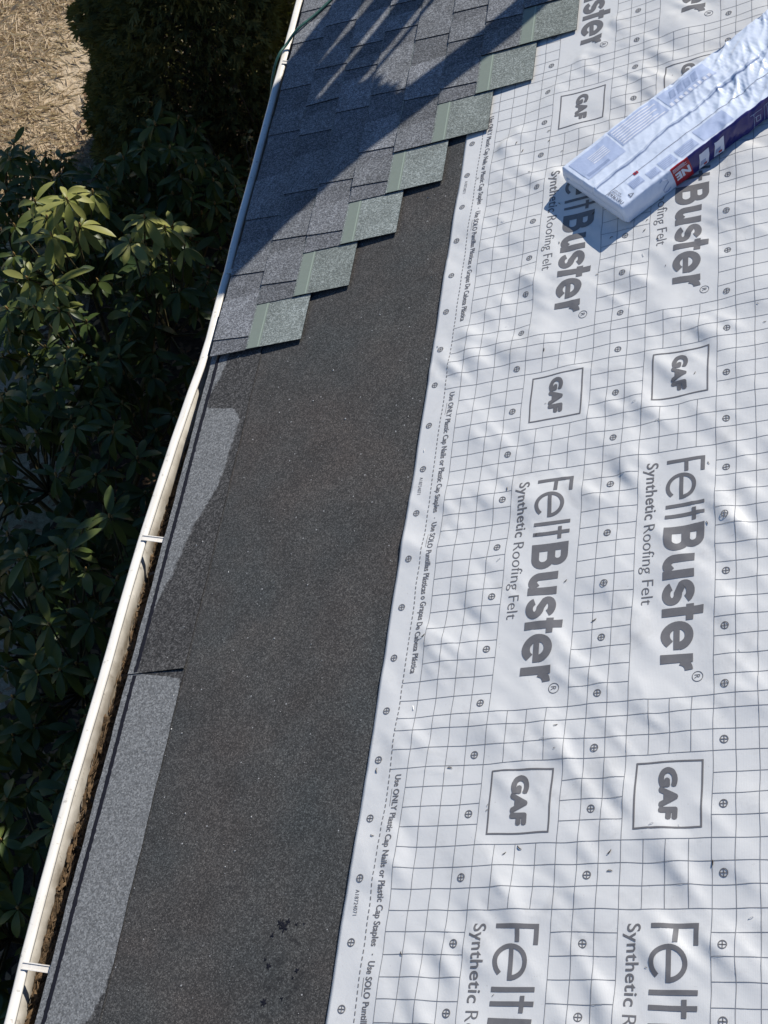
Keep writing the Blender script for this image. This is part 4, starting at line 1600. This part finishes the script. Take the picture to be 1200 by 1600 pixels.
g = random.Random(91)
D_A = 3.9
base = sunpt(-1.25, -2.0, D_A); base.z = 0.0
treeA = empty('added_shade_tree_a', Matrix.Translation(base))  # added out of view; stems and crown follow the wanted shadow outline
tag(treeA, 'unseen multi stemmed tree added beyond the gable end, shaped to shade the shingles', 'tree')
I2 = IN


def to_local(p): return p - base


stemsA = [  # (a, b, radius) from low to high, inches in the sun's view
    [(-65.2, -100, 3.0), (-65.0, -62, 3.0), (-64.6, -50, 3.4), (-64, -30, 2.2)],
    [(-58.0, -100, 1.8), (-58.6, -62, 2.0), (-59.2, -54, 2.3), (-60, -30, 1.8)],
    [(-52.6, -100, 2.3), (-53.2, -60, 2.5), (-54.2, -48, 2.6), (-55, -28, 1.8)],
    [(-49.0, -90, 0.4), (-49.5, -58, 0.45), (-50.5, -48, 0.4), (-52, -40, 0.4)],
    [(-26, -80, 3.0), (-31.5, -53.5, 2.9), (-38.5, -45, 3.0), (-46, -38, 3.2), (-50, -28, 2.0)],
]
for k, stm in enumerate(stemsA):
    mb = MB()
    pts = [to_local(sunpt(a_ * I2, b_ * I2, D_A + 0.05 * k)) for a_, b_, r_ in stm]
    rad = [r_ * I2 for a_, b_, r_ in stm]
    foot = pts[0].copy(); foot.z = -0.03; foot.x = foot.x * .5; foot.y = foot.y * .5
    sm = [foot] + pts; rad = [rad[0] * 1.1] + rad
    # smooth
    out, ro = [], []
    for i in range(len(sm) - 1):
        p0, p1, p2, p3 = sm[max(i - 1, 0)], sm[i], sm[i + 1], sm[min(i + 2, len(sm) - 1)]
        for t in np.linspace(0, 1, 6)[:-1]:
            out.append(0.5 * ((2 * p1) + (p2 - p0) * t + (2 * p0 - 5 * p1 + 4 * p2 - p3) * t * t + (3 * p1 - p0 - 3 * p2 + p3) * t ** 3))
            ro.append(rad[i] * (1 - t) + rad[i + 1] * t)
    out.append(sm[-1]); ro.append(rad[-1])
    mb.tube(out, ro, 10)
    mb.build('trunk', M['bark'], treeA, None, True)
crown = MB()
left = lambda b: -68.5 + 1.2 * math.sin(b * .35)


def rightA(b):
    return np.interp(b, [-50, -46, -44, -38, -33, -29.5, -24, -10, 5], [-52, -46, -41.2, -41.6, -46.5, -50.5, -53, -56, -60])


for i in range(26000):
    b = g.uniform(-47.5, 4)
    a0, a1 = left(b) + 1.5, float(rightA(b)) - 1.6
    if a1 <= a0:
        continue
    a_ = g.uniform(a0, a1)
    p = sunpt(a_ * I2, b * I2, D_A + g.gauss(0, 0.16))
    leaves_at(crown, to_local(p), g, 1, 0.05)
crown.build('crown', M['broad'], treeA)['kind'] = 'stuff'

# second added tree: clear trunk, crown shaped to shade all but the sunlit shrub
D_B = 4.9
base = sunpt(-2.78, -2.0, D_B); base.z = 0
treeB = empty('added_shade_tree_b', Matrix.Translation(base))
tag(treeB, 'unseen tall tree added beyond the gable end, shaped to shade the rhododendrons', 'tree')
mb = MB()
top = sunpt(-2.78, -0.9, D_B) - base
mb.tube([(0, 0, -.03), top * .5 + Vector((.03, .02, 0)), top], [.09, .07, .02], 9)
mb.build('trunk', M['bark'], treeB, None, True)
crown = MB()
hole = field(31, 0.10, 0.22, 1.0, 0, 256, 0.02)
for i in range(34):
    c_ = sunpt(g.uniform(-3.7, -2.2), g.uniform(-2.2, -0.9), D_B + g.uniform(-.3, .3)) - base
    br = MB()
    br.tube([Vector((0, 0, max(0.5, c_.z - .5))), c_ * 1.0], [.018, .006], 5)
    br.build('branch', M['bark'], treeB)
for i in range(34000):
    b = g.uniform(-3.25, -0.7)
    a_ = g.uniform(-3.8, -1.80)
    if a_ < -2.62:
        low = -2.12 + 0.05 * math.sin(a_ * 13)
    elif a_ < -2.05:
        low = -3.25
    else:                                        # stays clear of the light on the gutter's far end
        yg = (-0.86 - a_) / 0.42
        low = -0.33 - (-0.40 + 0.907 * yg) * 0.695 + 0.12
    if b < low or hole[int((b + 5) / .02) % 256, int((a_ + 5) / .02) % 256] > 1.55:
        continue
    p = sunpt(a_, b, D_B + g.gauss(0, .25)) - base
    leaves_at(crown, p, g, 1, 0.10)
crown.build('crown', M['broad'], treeB)['kind'] = 'stuff'
